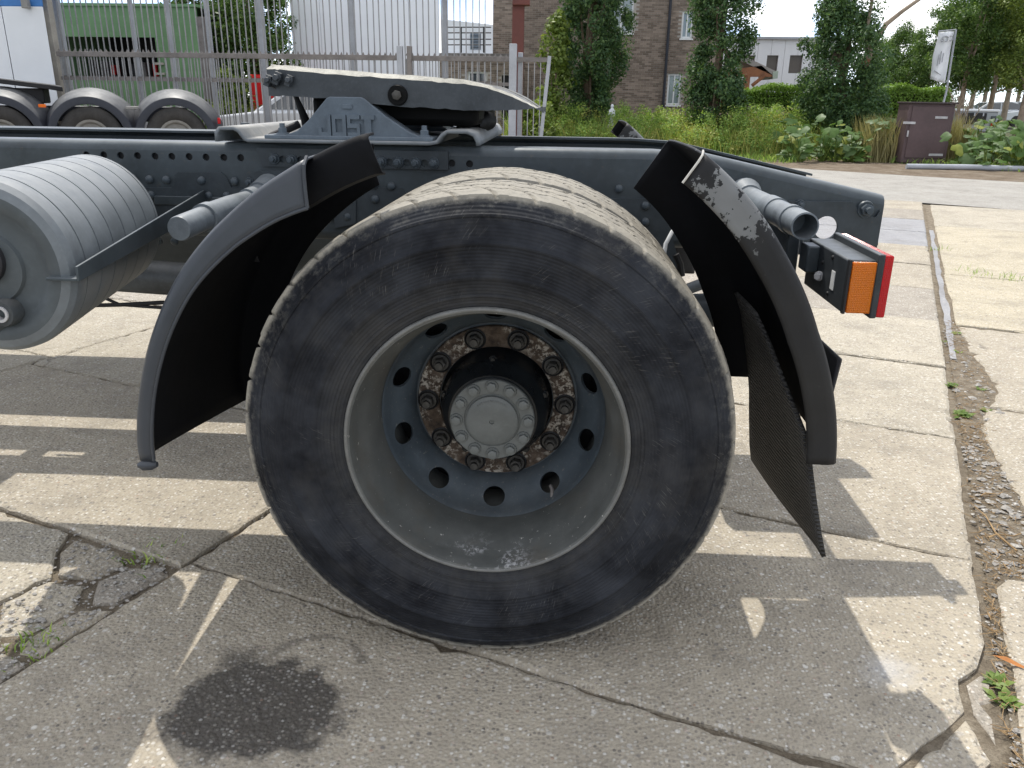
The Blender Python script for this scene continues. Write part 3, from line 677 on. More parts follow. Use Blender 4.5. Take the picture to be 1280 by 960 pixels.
hub = MB().lathe([(.139, .33), (.137, .288), (.130, .272), (.128, .235), (.121, .215), (.108, .196), (.104, .180), (.06, .178)], (0, 0, HZ), 72).build('hub', M['hubblk'], wheel, 40)
for k in range(5):
    a = R(20+72*k); MB().hexbolt((math.cos(a)*.1255, .236, HZ+math.sin(a)*.1255), .007, .012).build('hub_bolt', M['hubblk'], wheel)
hf = MB().lathe([(.097, .180), (.0985, .177), (.0985, .1665), (.0965, .1645), (.066, .1645), (.064, .1665), (.0605, .1665), (.060, .1585), (.056, .1560), (.030, .1525), (.006, .1518), (.005, .156), (.0, .156)], (0, 0, HZ), 80).build('hub_cap', M['hubcap'], wheel, 30)
bm_ = MB().hexbolt((0, 0, 0), .0112, .0125).build('hub_cap_bolt', M['hubcap'], None, 35); bme = bm_.data; bpy.data.objects.remove(bm_)
for k in range(12):
    a = R(30*k+1); inst(bme, 'hub_cap_bolt', (math.cos(a)*.0835, .1645, HZ+math.sin(a)*.0835), wheel, (0, rnd.uniform(0, 1), 0))
# little cast marks round the cap's centre
mk = MB()
for k in range(14):
    a = R(50+6.2*k); c = Vector((math.cos(a)*.050, .1546, HZ+math.sin(a)*.050)); mk.box(c, (.0022, .0016, .0045), Matrix.Rotation(-(a-math.pi/2), 3, 'Y'))
mk.build('cast_marks', M['hubcap'], wheel, 0)
vs = at(690, 620, .205); MB().path([vs+Vector((-.004, .03, .012)), vs+Vector((0, .012, .010)), vs+Vector((0, -.0, -.002)), vs+Vector((.001, -.006, -.018))], [.0045, .0045, .005, .005], 10).build('valve_stem', M['galv_d'], wheel)
MB().lathe([(.0, .345), (.235, .345), (.235, .60)], (0, 0, HZ), 48).build('brake_drum', M['blk2'], wheel)
# the twin tyre inside it and the far pair
w2 = MB().lathe([(.30, .35), (.25, .36), (.15, .37), (.15, .62), (.25, .63), (.30, .655)], (0, 0, HZ), 48).build('inner_wheel', M['blk2'], truck); inst(tme, 'tyre', (0, .346, 0), w2)
w3 = MB().lathe([(.30, 1.86), (.25, 1.88), (.15, 1.9), (.15, 2.3), (.25, 2.45), (.30, 2.49)], (0, 0, HZ), 48).build('far_wheel', M['blk2'], truck); inst(tme, 'tyre', (0, 1.838, 0), w3); inst(tme, 'tyre', (0, 2.184, 0), w3)
MB().path([(0, .5, HZ), (0, 1.0, HZ), (0, 1.12, HZ), (0, 1.38, HZ), (0, 1.5, HZ), (0, 2.0, HZ)], [.07, .075, .17, .17, .075, .07], 24).build('axle', M['shaft'], truck)

# ---- frame rails
def rail_top(x): return interp(x, [-4, .40, .56, 1.067], [1.095, 1.095, 1.086, .981])
def rail(name, y, s, holes, zb=.815):
    m = MB(); xs = [-3.8, .40, .48, .56, 1.067]; rows = []
    for x in xs:
        zt = rail_top(x); P_ = [(.080, zt-.008), (.080, zt), (.028, zt), (.014, zt-.003), (.004, zt-.012), (0, zt-.026)]
        rows.append([(x, y+s*a, b) for a, b in P_])
    m.grid(rows); rows = []
    for x in xs: rows.append([(x, y+s*a, b) for a, b in [(0, zb+.026), (.004, zb+.012), (.014, zb+.003), (.028, zb), (.080, zb), (.080, zb+.008)]])
    m.grid(rows)
    ol = [(-3.8, zb+.026), (1.067, zb+.026)] + [(x, rail_top(x)-.026) for x in xs[::-1]]
    meshinto(m, plate(ol, holes, y, y+s*.008)); return m
hl = []
for x, y in [(346,172),(415,172),(482,174),(550,175),(620,177),(687,178),(756,179),(824,181),(895,182),(963,183),(633,520)]:
    p = at(x/3.2, 140+y/3.2, .85); hl.append(circ(p.x, p.z, .0105))
for x, y in [(847,461),(918,464)]:
    p = at(300+x/3.2, 60+y/3.2, .85); hl.append(circ(p.x, p.z, .0105))
eh = at(1031, 284, .85); hl.append(circ(eh.x, eh.z, .036, 28))
railn = rail('frame_rail', .85, 1, hl).build('frame_rail', M['frame'], truck, 35)
MB().box((-1.6, .866, .955), (4.2, .006, .215)).build('shade_backing', M['blk2'], railn, 0)  # dark sheet standing in for the shade seen through the web holes
railf = rail('frame_rail', 1.65, -1, [circ(eh.x, eh.z, .036, 28)]).build('frame_rail', M['frame'], truck, 35)
def P2(l, sx, ox, oy, Y=.85): return [(lambda p: (p.x, p.z))(at(ox+x/sx, oy+y/sx, Y)) for x, y in l]
def fish(pts, holes=(), t=.006, y=.85, mat='frame2'): return mkobj('side_plate', plate(pts, [list(h) for h in holes], y-t, y-.0006), M[mat], railn, 30, .0015)
zb = .842
o1 = P2([(520,302),(690,302),(702,290),(702,252),(716,240),(885,240),(905,255),(928,300),(980,308)], 3.2, 0, 140)
fish(o1 + [(o1[-1][0], zb), (o1[0][0], zb)])
o2 = P2([(975,312),(1022,240),(1040,234),(1190,234),(1210,262),(1210,345),(990,350)], 3.2, 0, 140); fish(o2, t=.010)
fish(P2([(440,555),(650,560),(720,640),(720,760),(440,760)], 3.2, 300, 60), t=.005)
fish(P2([(380,592),(455,592),(467,605),(467,700),(380,720)], 3.2, 300, 60), t=.011)
fish(P2([(-60,345),(140,347),(210,560),(210,640),(-60,640)], 3.2, 780, 140), t=.005)
oe = [(lambda p: (p.x, p.z))(at(x, y, .85)) for x, y in [(975,268),(980,255),(986,251),(1064,252),(1068,256),(1073,268),(1077,270),(1093,271),(1099,262)]]
fish(oe + [(1.064, zb), (oe[0][0], zb)], [circ(eh.x, eh.z, .033, 28)], t=.011)
MB().box((-.93, .845, .925), (.30, .012, .026)).build('side_strip', M['frame'], railn, 30, .002)
riv = MB().dome((0, 0, 0), .0125).build('rivet', M['bolt'], None); rme = riv.data; bpy.data.objects.remove(riv)
hx = MB().hexbolt((0, 0, 0), .0105, .014); hx.path([(0, -.013, 0), (0, -.024, 0)], [.006, .0055], 10); hx = hx.build('frame_bolt', M['bolt'], None, 35); hme = hx.data; bpy.data.objects.remove(hx)
for s, ox, oy, l in ((3.2, 0, 140, [(597,270),(665,272),(806,274),(938,278),(603,332),(835,335),(907,335),(698,518),(530,265)]), (3.2, 300, 60, [(467,548),(535,549),(605,553),(432,605),(365,675),(430,675),(540,605)]), (3.2, 780, 140, [(90,318),(85,375),(85,440)]), (4, 600, 0, [(695,945),(830,945)])):
    for x, y in l:
        p = at(ox+x/s, oy+y/s, .842); inst(rme, 'rivet', (p.x, .843, p.z), railn)
for x, y in [(312, 228), (1000, 256)]:
    p = at(x, y, .84); inst(hme, 'frame_bolt', (p.x, .840, p.z), railn)
p = at(1082, 262, .84); inst(hme, 'frame_bolt', (p.x, .842, p.z), railn, None, 1.7)
for x, h in ((-2.6, .16), (-1.9, .16), (-.75, .16), (.75, .10)): MB().box((x, 1.25, .98-.13+h/2), (.05, .636, h)).build('cross_member', M['frame2'], truck, 30, .004)
MB().box((.74, 1.335, .852), (.44, .46, .09)).build('rear_shade_beam', M['frame2'], truck, 30, .01)  # unseen beam added between the rails for its shade on the ground
# ---- fifth wheel mounting plate
mpb = MB()
pr = [(-.846, 1.100), (-.846, 1.122), (-.838, 1.132), (-.800, 1.132), (-.788, 1.126), (-.772, 1.104), (-.760, 1.0995), (-.235, 1.0995), (-.212, 1.104), (-.196, 1.124), (-.184, 1.1325), (-.128, 1.1325), (-.112, 1.126), (-.104, 1.112), (-.102, 1.100)]
mpb.grid([[(x, y, z) for x, z in pr] for y in (.800, 1.0, 1.25, 1.5, 1.700)])
mplate = mpb.build('mounting_plate', M['mplate'], truck, 60); md = mplate.modifiers.new('t', 'SOLIDIFY'); md.thickness = .010; md.offset = 1
br = MB(); bh = []
BX = [(137,443),(207,447),(278,450),(348,452),(565,455),(632,457),(703,460),(775,461)]
HX = [(172,445),(243,447),(310,450),(380,452),(597,456),(668,459),(738,460)]
for x, y in HX: p = at(300+x/3.2, 60+y/3.2, .84); bh.append(circ(p.x, p.z, .010))
q = [(-.752, 1.082), (-.738, 1.030), (-.188, 1.030), (-.188, 1.082)]
bra = mkobj('mounting_angle', plate(q, bh, .838, .849), M['frame2'], truck, 30, .0015)
for x, y in BX: p = at(300+x/3.2, 60+y/3.2, .836); inst(hme, 'angle_bolt', (p.x, .838, p.z), bra, None, 1.15)
# ---- pedestals with the cast name
ped_o = [(-.711, 1.110), (-.711, 1.121), (-.650, 1.123), (-.622, 1.132), (-.590, 1.158), (-.530, 1.222), (-.520, 1.226), (-.432, 1.226), (-.422, 1.222), (-.365, 1.178), (-.300, 1.136), (-.270, 1.124), (-.231, 1.121), (-.231, 1.110)]
for y0, y1, s in ((.822, .89, -1), (1.61, 1.678, 1)):
    m = MB().xz(ped_o, y0, y1); ym = (y0+y1)/2
    m.box((-.471, ym+s*-.02, 1.1145), (.488, .13, .012))
    pd_ = m.build('pedestal', M['jost'], truck, 30, .003)
    if s < 0:
        L4 = {'J': ['...#', '...#', '...#', '#..#', '####'], 'O': ['####', '#..#', '#..#', '#..#', '####'], 'S': ['####', '#...', '####', '...#', '####'], 'T': ['####', '.##.', '.##.', '.##.', '.##.']}
        x0 = -.556; 
        for ch, wd in zip('JOST', (.036, .040, .036, .038)):
            lm = MB()
            for ri, row in enumerate(L4[ch]):
                c0 = None
                for ci in range(5):
                    on = ci < 4 and row[ci] == '#'
                    if on and c0 is None: c0 = ci
                    if not on and c0 is not None:
                        lm.box((x0+wd*(c0+ci)/8, .8185, 1.178-.0118*(ri+.5)), (wd*(ci-c0)/4, .010, .01182)); c0 = None
            lm.build('raised_letter', M['jost'], pd_, 0); x0 += wd+.004
        MB().box((-.471, .8205, 1.200), (.028, .005, .012)).build('cast_badge', M['jost'], pd_, 0, .001)
        for x in (-.668, -.255):
            b_ = MB().hexbolt((x, .835, 1.120), .013, .02, (0, 0, 1)); b_.path([(x, .835, 1.138), (x, .835, 1.152)], [.008, .0075], 10); b_.build('pedestal_bolt', M['jost'], pd_, 35)
# ---- fifth wheel plate
def ztop(x): return 1.303-.058*(x+.712) - (0 if x < -.16 else 1.15*(x+.16)**2)
def zbot(x): return interp(x, [-.72, -.60, -.5, -.3, -.1, .03, .09], [1.226, 1.226, 1.218, 1.201, 1.194, 1.199, 1.203])
hw = [(-.712, .37), (-.705, .40), (-.66, .42), (-.50, .422), (-.34, .420), (-.25, .412), (-.16, .39), (-.08, .352), (-.01, .298), (.04, .235), (.07, .165), (.08, .10), (.065, .075), (.0, .062), (-.15, .045), (-.30, .035)]
edge = []
for i in range(len(hw)-1):
    k = 5
    for j in range(k): edge.append((lerp(hw[i][0], hw[i+1][0], j/k), lerp(hw[i][1], hw[i+1][1], j/k)))
edge.append(hw[-1])
full = [(x, 1.25-d) for x, d in edge] + [(x, 1.25+d) for x, d in edge[::-1]]
m = MB(); n = len(full); vv = []
for x, y in full: vv.append((x*.968+(-.3)*.032, 1.25+(y-1.25)*.968, ztop(x)+.007+rnd.uniform(-.0012, .0012)))
for x, y in full: vv.append((x, y, ztop(x)-.005+rnd.uniform(-.002, .002)))
for x, y in full: vv.append((x, y, zbot(x)+rnd.uniform(-.002, .002)))
m.add(vv, [(i, (i+1) % n, n+(i+1) % n, n+i) for i in range(n)], 1); m.add(vv[:n], [tuple(range(n))], 0); m.add(vv[n:], [(i, (i+1) % n, n+(i+1) % n, n+i) for i in range(n)], 0)
fifth = m.build('coupling_plate', [M['fifth'], M['polished']], truck, 35, recalc=False); fifth['label'] = 'greasy worn fifth wheel coupling plate tilted back'
MB().box((-.36, 1.25, 1.190), (.50, .62, .085)).build('locking_mechanism', M['grease'], fifth, 30, .02)
pb = at(497, 119, .826)
MB().lathe([(.0, 0), (.026, 0), (.028, .004), (.028, .02)], (pb.x, .820, pb.z), 28).build('pivot_boss', M['grease'], fifth)
MB().hexbolt((pb.x, .818, pb.z), .0135, .012, flange=False).build('pivot_bolt', M['nut'], fifth, 35)
for x, y, s_ in ((336, 101, 1.0), (347, 98, 1.15), (362, 101, 1.0)):
    c = at(x, y, .825); mm = MB(); mm.box(c+Vector((0, 0, 0)), (.016*s_, .03, .030*s_), Matrix.Rotation(.4, 3, 'Y')); mm.hexbolt(c+Vector((.002, -.012, .002)), .008*s_, .016); mm.build('release_clamp', M['fifth'], fifth, 30, .002)
c = at(350, 108, .83); mm = MB()
for i in range(7): q = at(340+i*6, 108+i*1.3+(2 if i % 2 else 0), .84); mm.path([q, q+Vector((.010, 0, -.006)), q+Vector((.016, .004, .0))], .0028, 6)
mm.build('chain', M['nut'], fifth)
s0 = [at(x, y, Y) for x, y, Y in ((365, 108, .85), (372, 126, .88), (381, 148, .92), (384, 162, .94))]
MB().path(s0, [.006, .008, .013, .013], 8).build('release_strap', M['blk2'], fifth)
mm = MB(); a, b = at(336, 172, 1.0), at(374, 155, 1.05); mm.path([a, b], .012, 10); mm.build('air_hose', M['blk'], truck)
a = at(600, 152, 1.15); MB().path([a+Vector((-.02, -.06, -.01)), a, a+Vector((.015, .12, .0))], [.03, .036, .03], 18).build('greasy_damper', M['grease'], truck)
a, b = at(560, 146, 1.0), at(563, 150, 1.0); c1, c2 = at(535, 144, 1.0), at(562, 162, 1.0)
MB().ext([at(536, 146, 1.0), at(541, 145, 1.0), at(564, 159, 1.0), at(561, 163, 1.0)], (0, .006, 0)).build('paper_label', M['white'], truck, 0)
for x, y, Y in ((576, 158, 1.25), (307, 160, 1.2)):
    c = at(x, y, Y); b_ = MB().hexbolt((c.x, c.y, 1.11), .016, .03, (0, 0, 1)); b_.build('plate_bolt', M['bolt'], mplate, 35)

# ---- mudguards
PRF = lambda w, yb=.60, fb=.10: [(.012, -w+.002), (.003, -w), (-.002, -w+.005), (0, -w+.014), (0, -.024), (.004, -.009), (.012, -.002), (.026, 0), (.15, .003), (.30, .004), (.45, .003), (yb-.02, 0), (yb-.004, -.006), (yb, -.016), (yb, -.06), (yb, -fb)]
def guard_rows(ang, Rf, wf, mir=False, slope=0.0, yb=.60, fb=.10, endcut=0.0):
    """ang ascending; slope drops the inner lower edge of a front guard, endcut skews its upper end"""
    rows = []; amin, amax = min(ang), max(ang)
    for a in (ang[::-1] if mir else ang):
        row = []; w = wf(a)
        for y, dr in PRF(w, yb, fb):
            aa = a
            if slope: aa += slope*y/.5*max(0, 1-(amax-a)/6.0)
            if endcut: aa -= endcut*max(0, 1-(a-amin)/7.0)*max(0, min(1, (dr+w)/w))
            rr_ = Rf(aa)+dr; Y = 2.5-y if mir else y
            row.append((rr_*math.cos(R(aa)), Y, HZ+rr_*math.sin(R(aa))))
        rows.append(row)
    return rows
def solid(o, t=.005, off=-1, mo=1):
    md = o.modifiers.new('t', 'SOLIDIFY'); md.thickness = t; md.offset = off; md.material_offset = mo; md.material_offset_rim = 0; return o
fa = [107, 112, 125, 137, 149, 160, 172, 182, 186]; fr = [.668, .680, .688, .703, .722, .736, .754, .772, .776]
fw = ([125, 131, 139, 152, 160, 172, 182, 186], [.082, .070, .058, .045, .042, .041, .043, .043])
Rf1 = lambda a: interp(a, fa, fr); Wf1 = lambda a: interp(a, *fw)
A1 = list(np.linspace(125, 184.5, 44))
def front_guard(mir):
    m = MB(); m.grid(guard_rows(A1, Rf1, Wf1, mir, slope=5, endcut=4.5))
    rows = []
    for a in (np.linspace(128, 110.5, 14) if mir else np.linspace(110.5, 128, 14)):      # black tongue that carried the middle piece
        rows.append([((Rf1(a)+dr)*math.cos(R(a)), (2.5-y if mir else y), HZ+(Rf1(a)+dr)*math.sin(R(a))) for y, dr in ((.075, -.083), (.050, -.078), (.046, -.05), (.046, -.014), (.052, -.004), (.064, 0), (.11, .001))])
    m.grid(rows, 1)
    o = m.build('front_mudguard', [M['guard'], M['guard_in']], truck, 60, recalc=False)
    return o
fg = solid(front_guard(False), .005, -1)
bd = MB(); bd.path([((Rf1(a)-Wf1(a))*math.cos(R(a)), -.001, HZ+(Rf1(a)-Wf1(a))*math.sin(R(a))) for a in A1], .0036, 8)
bd.path([((Rf1(a)+d)*math.cos(R(a)), -.001+(.02 if d > -.01 else 0), HZ+(Rf1(a)+d)*math.sin(R(a))) for d, a in ((-Wf1(125), 125), (-.06, 123.8), (-.03, 122.2), (-.012, 121.2), (.001, 120.5))], .0036, 8)
bd.build('edge_bead', M['guard'], fg)
e = 184.5; tp = MB(); rt = Rf1(e)
tp.path([((rt-d)*math.cos(R(e+1.0)), .008, HZ+(rt-d)*math.sin(R(e+1.0))) for d in (.0, .012, .030, .043)], [.006, .0125, .0125, .006], 12); tp.build('end_bead', M['guard'], fg)
tr_ = MB(); c = at(318, 327, .30); tr_.ext([c, c+Vector((.012, .0, -.001)), c+Vector((.007, 0, .014))], (0, .002, 0)); tr_.build('moulded_triangle', M['blk'], fg, 0)
Rf2 = lambda a: interp(a, [-2, 12, 23, 37, 48, 57, 60], [.737, .724, .716, .720, .729, .734, .735]); Wf2 = lambda a: .066
A2 = list(np.linspace(-.5, 56.5, 40))
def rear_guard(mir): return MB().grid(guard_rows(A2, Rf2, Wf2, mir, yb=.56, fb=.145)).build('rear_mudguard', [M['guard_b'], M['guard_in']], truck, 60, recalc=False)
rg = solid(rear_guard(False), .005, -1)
e = MB(); e.path([((Rf2(56.5)+d)*math.cos(R(56.7)), y-.002, HZ+(Rf2(56.5)+d)*math.sin(R(56.7))) for y, d in ((.0, -.066), (0, -.04), (0, -.02), (.006, -.006), (.02, .0), (.03, .002))], .0022, 6); e.build('cut_edge', M['guard_edge'], rg)
rgf = solid(rear_guard(True), .005, -1); fgf = solid(front_guard(True), .005, -1)
# ribbed rubber flap hanging inside the rear mudguard
fl = []
for z, x in ((.765, .600), (.72, .622), (.66, .642), (.58, .668), (.50, .690), (.42, .708), (.34, .728), (.285, .744)):
    k = 1 if z < .60 else max(.0, 1-(z-.60)/.17)
    y0 = lerp(.30, .030, k)
    fl.append([(x+.004*math.sin(y*9+z*6)-.10*max(0, .75-z)*max(0, y-.08)/.42, y, z+(.02*(y-.03) if z < .3 else 0)) for y in np.linspace(y0, .515, 12)])
flap = MB().grid(fl).build('mud_flap', M['flap'], truck, 60); md = flap.modifiers.new('t', 'SOLIDIFY'); md.thickness = .009; md.offset = 0
MB().box((.752, .22, .66), (.010, .16, .10), Matrix.Rotation(.10, 3, 'Y')).build('flap_bracket', M['blk'], truck, 30, .008)
# ---- bracket tubes
a, b, c, d_ = Vector((-.768, .33, .924)), Vector((-.762, .46, .931)), Vector((-.738, .70, .950)), Vector((-.722, .842, .962))
mt = MB(); mt.path([a+(a-b)*.004, a, a.lerp(b, .04), b], [.022, .0285, .030, .030], 28); mt.path([b, b.lerp(c, .12)], [.0365, .0365], 28); mt.path([b.lerp(c, .12), b.lerp(c, .6), c], [.033, .030, .024], 28)
mt.path([c, c.lerp(d_, .5)], [.030, .030], 24); mt.path([c.lerp(d_, .5), d_], [.036, .048], 24)
mt.build('mudguard_bracket_tube', M['tube'], truck, 40)
pp = MB(); a, b = Vector((.690, .30, .968)), Vector((.668, .842, .975))
pp.path([b, a.lerp(b, .45), a], [.031, .031, .031], 32, cap=False); pp.path([a, a.lerp(b, .5)], [.0272, .0272], 32, cap=False)
n_ = 32; pp.path([a, a+Vector((0, -.001, 0))], [.031, .0272], 32, cap=False); pp.path([a.lerp(b, .16), a.lerp(b, .20)], [.0345, .0345], 32); pp.path([a.lerp(b, .40), a.lerp(b, .52)], [.0345, .0345], 32); pp.path([a.lerp(b, .9), b], [.036, .05], 24)
pipe = pp.build('rear_bracket_tube', M['tube'], truck, 40)
MB().lathe([(.0, 0), (.0265, 0)], (.6735, .70, .973), 24).build('tube_shade_disc', M['blk2'], pipe)  # black disc stands in for the shade inside the open tube
# ---- tail lamp
X0, X1, Z0, Z1, Y0, Y1 = .728, .786, .820, .930, .105, .38
lm = MB().ext([(X0, Y0, Z0), (X1, Y0, Z0), (X1, Y0, Z1), (X0, Y0, Z1)], (0, Y1-Y0, 0)); lamp = lm.build('tail_lamp', M['lamp'], truck, 30, .004)
lm = MB(); lm.box((X1+.004, (Y0+Y1)/2-.004, (Z0+Z1)/2+.003), (.014, Y1-Y0+.016, Z1-Z0+.022)); lm.build('lamp_rim', M['lamp'], lamp, 30, .003)
MB().box((X0+.032, Y0-.004, (Z0+Z1)/2-.001), (.050, .010, .106)).build('amber_lens', M['amber'], lamp, 30, .003)
MB().box((X0+.003, Y0-.002, (Z0+Z1)/2), (.006, .012, .112)).build('lamp_corner', M['blk2'], lamp, 30, .001)
MB().box((X1+.019, (Y0+Y1)/2-.004, (Z0+Z1)/2+.003), (.018, Y1-Y0+.014, Z1-Z0+.018)).build('red_lens', M['red'], lamp, 30, .003)
MB().box((X0-.0008, .18, .872), (.0012, .022, .040)).build('lamp_label', M['white'], lamp, 0)
for y, z in ((.20, .917), (.20, .838), (.26, .895)): MB().dome((X0, y, z), .005, (-1, 0, 0)).build('lamp_screw', M['blk2'], lamp)
mm = MB(); mm.box((.715, .32, .895), (.030, .06, .060)); mm.box((.70, .42, .86), (.03, .03, .16)); mm.box((.72, .66, .90), (.04, .40, .05)); mm.build('lamp_arm', M['frame2'], truck, 30, .004)
c = at(1024, 345, .26); MB().hexbolt((c.x, c.y, c.z), .008, .014, (-.6, -.8, 0)).build('lamp_arm_bolt', M['steel'], truck, 35)
# ---- air tank, its cap and angle iron
TR, TZ, TY0 = .183, .884, .012
def TXc(y): return -1.028-.214*(y-TY0)
def tlathe(prof, n=96, dx=0.0, dz=0.0):
    m = MB().lathe(prof, (0, 0, TZ+dz), n); m.v = [(x+TXc(y)+dx, y, z) for x, y, z in m.v]; return m
prof = [(TR-.030, TY0), (TR-.013, TY0+.007), (TR-.003, TY0+.020), (TR, TY0+.040)]
for s_ in [TY0+.070+.094*k for k in range(7)]: prof += [(TR, s_-.003), (TR-.0055, s_-.0016), (TR-.0055, s_+.0016), (TR, s_+.003)]
prof += [(TR, .665), (TR-.008, .682), (TR-.03, .695), (.0, .70)]
tank = tlathe(prof).build('air_tank', M['silver'], truck, 28)
tlathe([(TR-.030, TY0), (TR-.042, TY0-.001), (TR-.060, TY0+.006), (TR-.070, TY0+.014), (.075, TY0+.012), (.070, TY0+.004), (.0, TY0+.003)], 72).build('tank_end', M['silver_d'], tank, 40)
for dz_ in (-.07, .07): MB().box((TXc(.76), .765, TZ+dz_), (.07, .17, .03)).build('tank_hanger', M['frame2'], tank, 30, .004)
tlathe([(.052, TY0+.004), (.050, TY0-.010), (.036, TY0-.016), (.030, TY0-.008), (.0, TY0-.008)], 40, -.012, .018).build('tank_fitting', M['blk'], tank)
lg = at(9, 390, TY0); lm = MB(); lm.lathe([(.012, -.02), (.026, -.02), (.029, -.012), (.029, .05), (.012, .05)], lg, 32, closed=True); lm.build('tank_lug', M['shaft'], tank)
MB().lathe([(.0115, -.024), (.017, -.024), (.017, .0), (.0115, .0)], lg, 24, closed=True).build('lug_bush', M['steel'], tank)
MB().path([lg+Vector((.0, .02, .0)), Vector((TXc(.02)-.02, .03, TZ-.10))], [.026, .045], 16).build('tank_bracket', M['silver_d'], tank)
A_ = at(96, 352, .0); B_ = at(256, 264, .842)
dv = (B_-A_); ai = MB(); t_ = .006; hv = Vector((0, 0, .056)); hv2 = Vector((0, 0, .062))
a4 = [A_, A_+Vector((t_, 0, 0)), A_+Vector((t_, 0, 0))+hv*.55, A_+hv*.55]; b4 = [B_, B_+Vector((t_, 0, 0)), B_+Vector((t_, 0, 0))+hv2, B_+hv2]
ai.add(a4+b4, [(3, 2, 1, 0), (4, 5, 6, 7), (0, 1, 5, 4), (1, 2, 6, 5), (2, 3, 7, 6), (3, 0, 4, 7)])
ai.ext([A_, A_+Vector((-.065, 0, .000)), A_+Vector((-.065, 0, t_)), A_+Vector((0, 0, t_))], dv)
ai.build('angle_iron', M['frame'], truck, 30, .0015)
# ---- driveline and rods between the rails, unseen box and far-side tank added for shade
MB().path([(-3.4, 1.21, .66), (-1.7, 1.21, .622), (-.62, 1.23, .57), (-.17, 1.25, HZ)], [.060, .060, .060, .04], 24).build('propeller_shaft', M['shaft'], truck)
MB().box((-1.22, 1.45, .86), (.95, .28, .18)).build('shade_box', M['blk2'], truck, 30, .02)  # unseen box added to widen the shade on the ground
mm = MB(); q0 = [at(x, y, 1.22) for x, y in ((62, 383), (150, 381), (205, 378))]; mm.path(q0, .0075, 8); q0 = [at(x, y, 1.22) for x, y in ((112, 364), (150, 381), (165, 382), (205, 385))]; mm.path(q0, .006, 8); mm.build('brake_rod', M['blk2'], truck)
MB().box((-.3, .98, .70), (.5, .10, .06)).build('spring_seat', M['blk2'], truck, 30, .01)
MB().path([(-3.2, 2.09, .74), (-.80, 2.09, .74)], .34, 40).build('far_shade_tank', M['silver_d'], truck, 40)  # unseen tank, added and sized for the shade it throws
MB().path([(-3.3, 1.60, 1.02), (-1.6, 1.60, 1.01), (-.78, 1.58, 1.0)], .016, 8).build('air_line', M['blk'], truck)
# hoses by the rear mudguard
q0 = [at(x, y, Y) for x, y, Y in ((850, 280, .80), (840, 290, .74), (832, 305, .70), (828, 330, .68))]; MB().path(q0, .006, 8).build('brake_hose', M['hose'], truck)
q0 = [at(x, y, .70) for x, y in ((845, 318), (850, 330), (852, 345))]; MB().path(q0, .010, 8).build('brake_hose', M['blk2'], truck)
q0 = [at(x, y, .72) for x, y in ((850, 365), (885, 352))]; mm = MB().path(q0, .016, 12); mm.build('spring_pin', M['tube'], truck)
mm = MB(); mm.path([(.10, .75, .62), (.62, .75, .66)], .05, 16); mm.build('rear_spring', M['frame2'], truck, 30, .01)
#@@BACK
# ================================================================== BACKGROUND, LEFT
def wheelmesh(r, w_, mat_t, mat_r):
    m = MB().lathe([(r*.58, .02), (r*.64, .0), (r*.80, -.01), (r*.93, .0), (r, .03), (r, w_-.03), (r*.93, w_), (r*.58, w_)], (0, 0, 0), 40)
    n0 = len(m.f); m.lathe([(r*.58, .015), (r*.50, .03), (r*.44, .09), (r*.30, .10), (r*.22, .05), (.0, .04)], (0, 0, 0), 32, mi=1)
    return m
# second tractor parked at an angle: three wheels under mudguards
T2 = Vector((-7.75, 12.1, 0)); t2 = thing('parked_tractor', 'dark grey tractor with three wheels under dusty mudguards by the gate', 'truck', T2)
RY = Matrix.Rotation(R(22), 3, 'Z')
def tw(p): return T2 + RY @ Vector(p)
wm = wheelmesh(.50, .32, 0, 0)
wmm = wm.mesh('wheel'); recalc(wmm); wmm.polygons.foreach_set('use_smooth', [True]*len(wmm.polygons)); wmm.set_sharp_from_angle(angle=R(40)); wmm.materials.append(M['tyre2']); wmm.materials.append(M['alu'])
for k, dx in enumerate((-1.33, 0, 1.33)):
    inst(wmm, 'wheel', tw((dx, .0, .50)), t2, (0, 0, R(22)))
    rows = []
    for a in np.linspace(-12, 192, 36):
        row = []
        for y, dr in ((.0, -.125), (-.012, -.12), (-.012, -.012), (-.006, -.002), (.012, .006), (.06, .026), (.2, .075), (.4, .12), (.58, .14), (.6, .02)):
            rr_ = .655+dr+(.02 if abs(a-90) > 80 else 0); row.append(tw((dx+rr_*math.cos(R(a)), y-.02, .50+rr_*math.sin(R(a))*(1.0 if a > -20 else 1))))
        rows.append(row)
    g_ = MB().grid(rows).build('mudguard', M['truck2'], t2, 50); md = g_.modifiers.new('t', 'SOLIDIFY'); md.thickness = .015; md.offset = -1
    for aa in (100, 118):
        a_ = R(aa); MB().path([tw((dx+q_*math.cos(a_), y, .5+q_*math.sin(a_)+.002)) for y, q_ in ((.06, .675), (.2, .725), (.4, .765), (.56, .784))], .006, 6).build('guard_rib', M['blk2'], g_)
MB().box(tw((-1.2, .95, .86)), (5.4, .10, .26), RY).build('frame_rail', M['truck2'], t2, 30, .02)
m_ = MB(); m_.ext([tw(p) for p in ((-1.55, .35, 1.36), (-.55, .30, 1.25), (-.42, .6, 1.22), (-.55, 1.2, 1.25), (-1.55, 1.25, 1.36))], (0, 0, .075)); m_.build('coupling_plate', M['blk2'], t2, 30, .01)
MB().box(tw((-1.05, .75, 1.15)), (.7, .5, .24), RY).build('coupling_pedestal', M['blk2'], t2, 30, .02)
MB().box(tw((-.66, -.03, 1.0)), (.11, .03, .05), RY).build('amber_marker', M['amber'], t2, 30, .005)
MB().box(tw((2.04, .06, .78)), (.05, .12, .10), RY).build('tail_lamp', M['red'], t2, 30, .01)
MB().box(tw((.67, .12, .98)), (.20, .10, .05), RY).build('guard_bracket', M['alu'], t2, 30, .01)
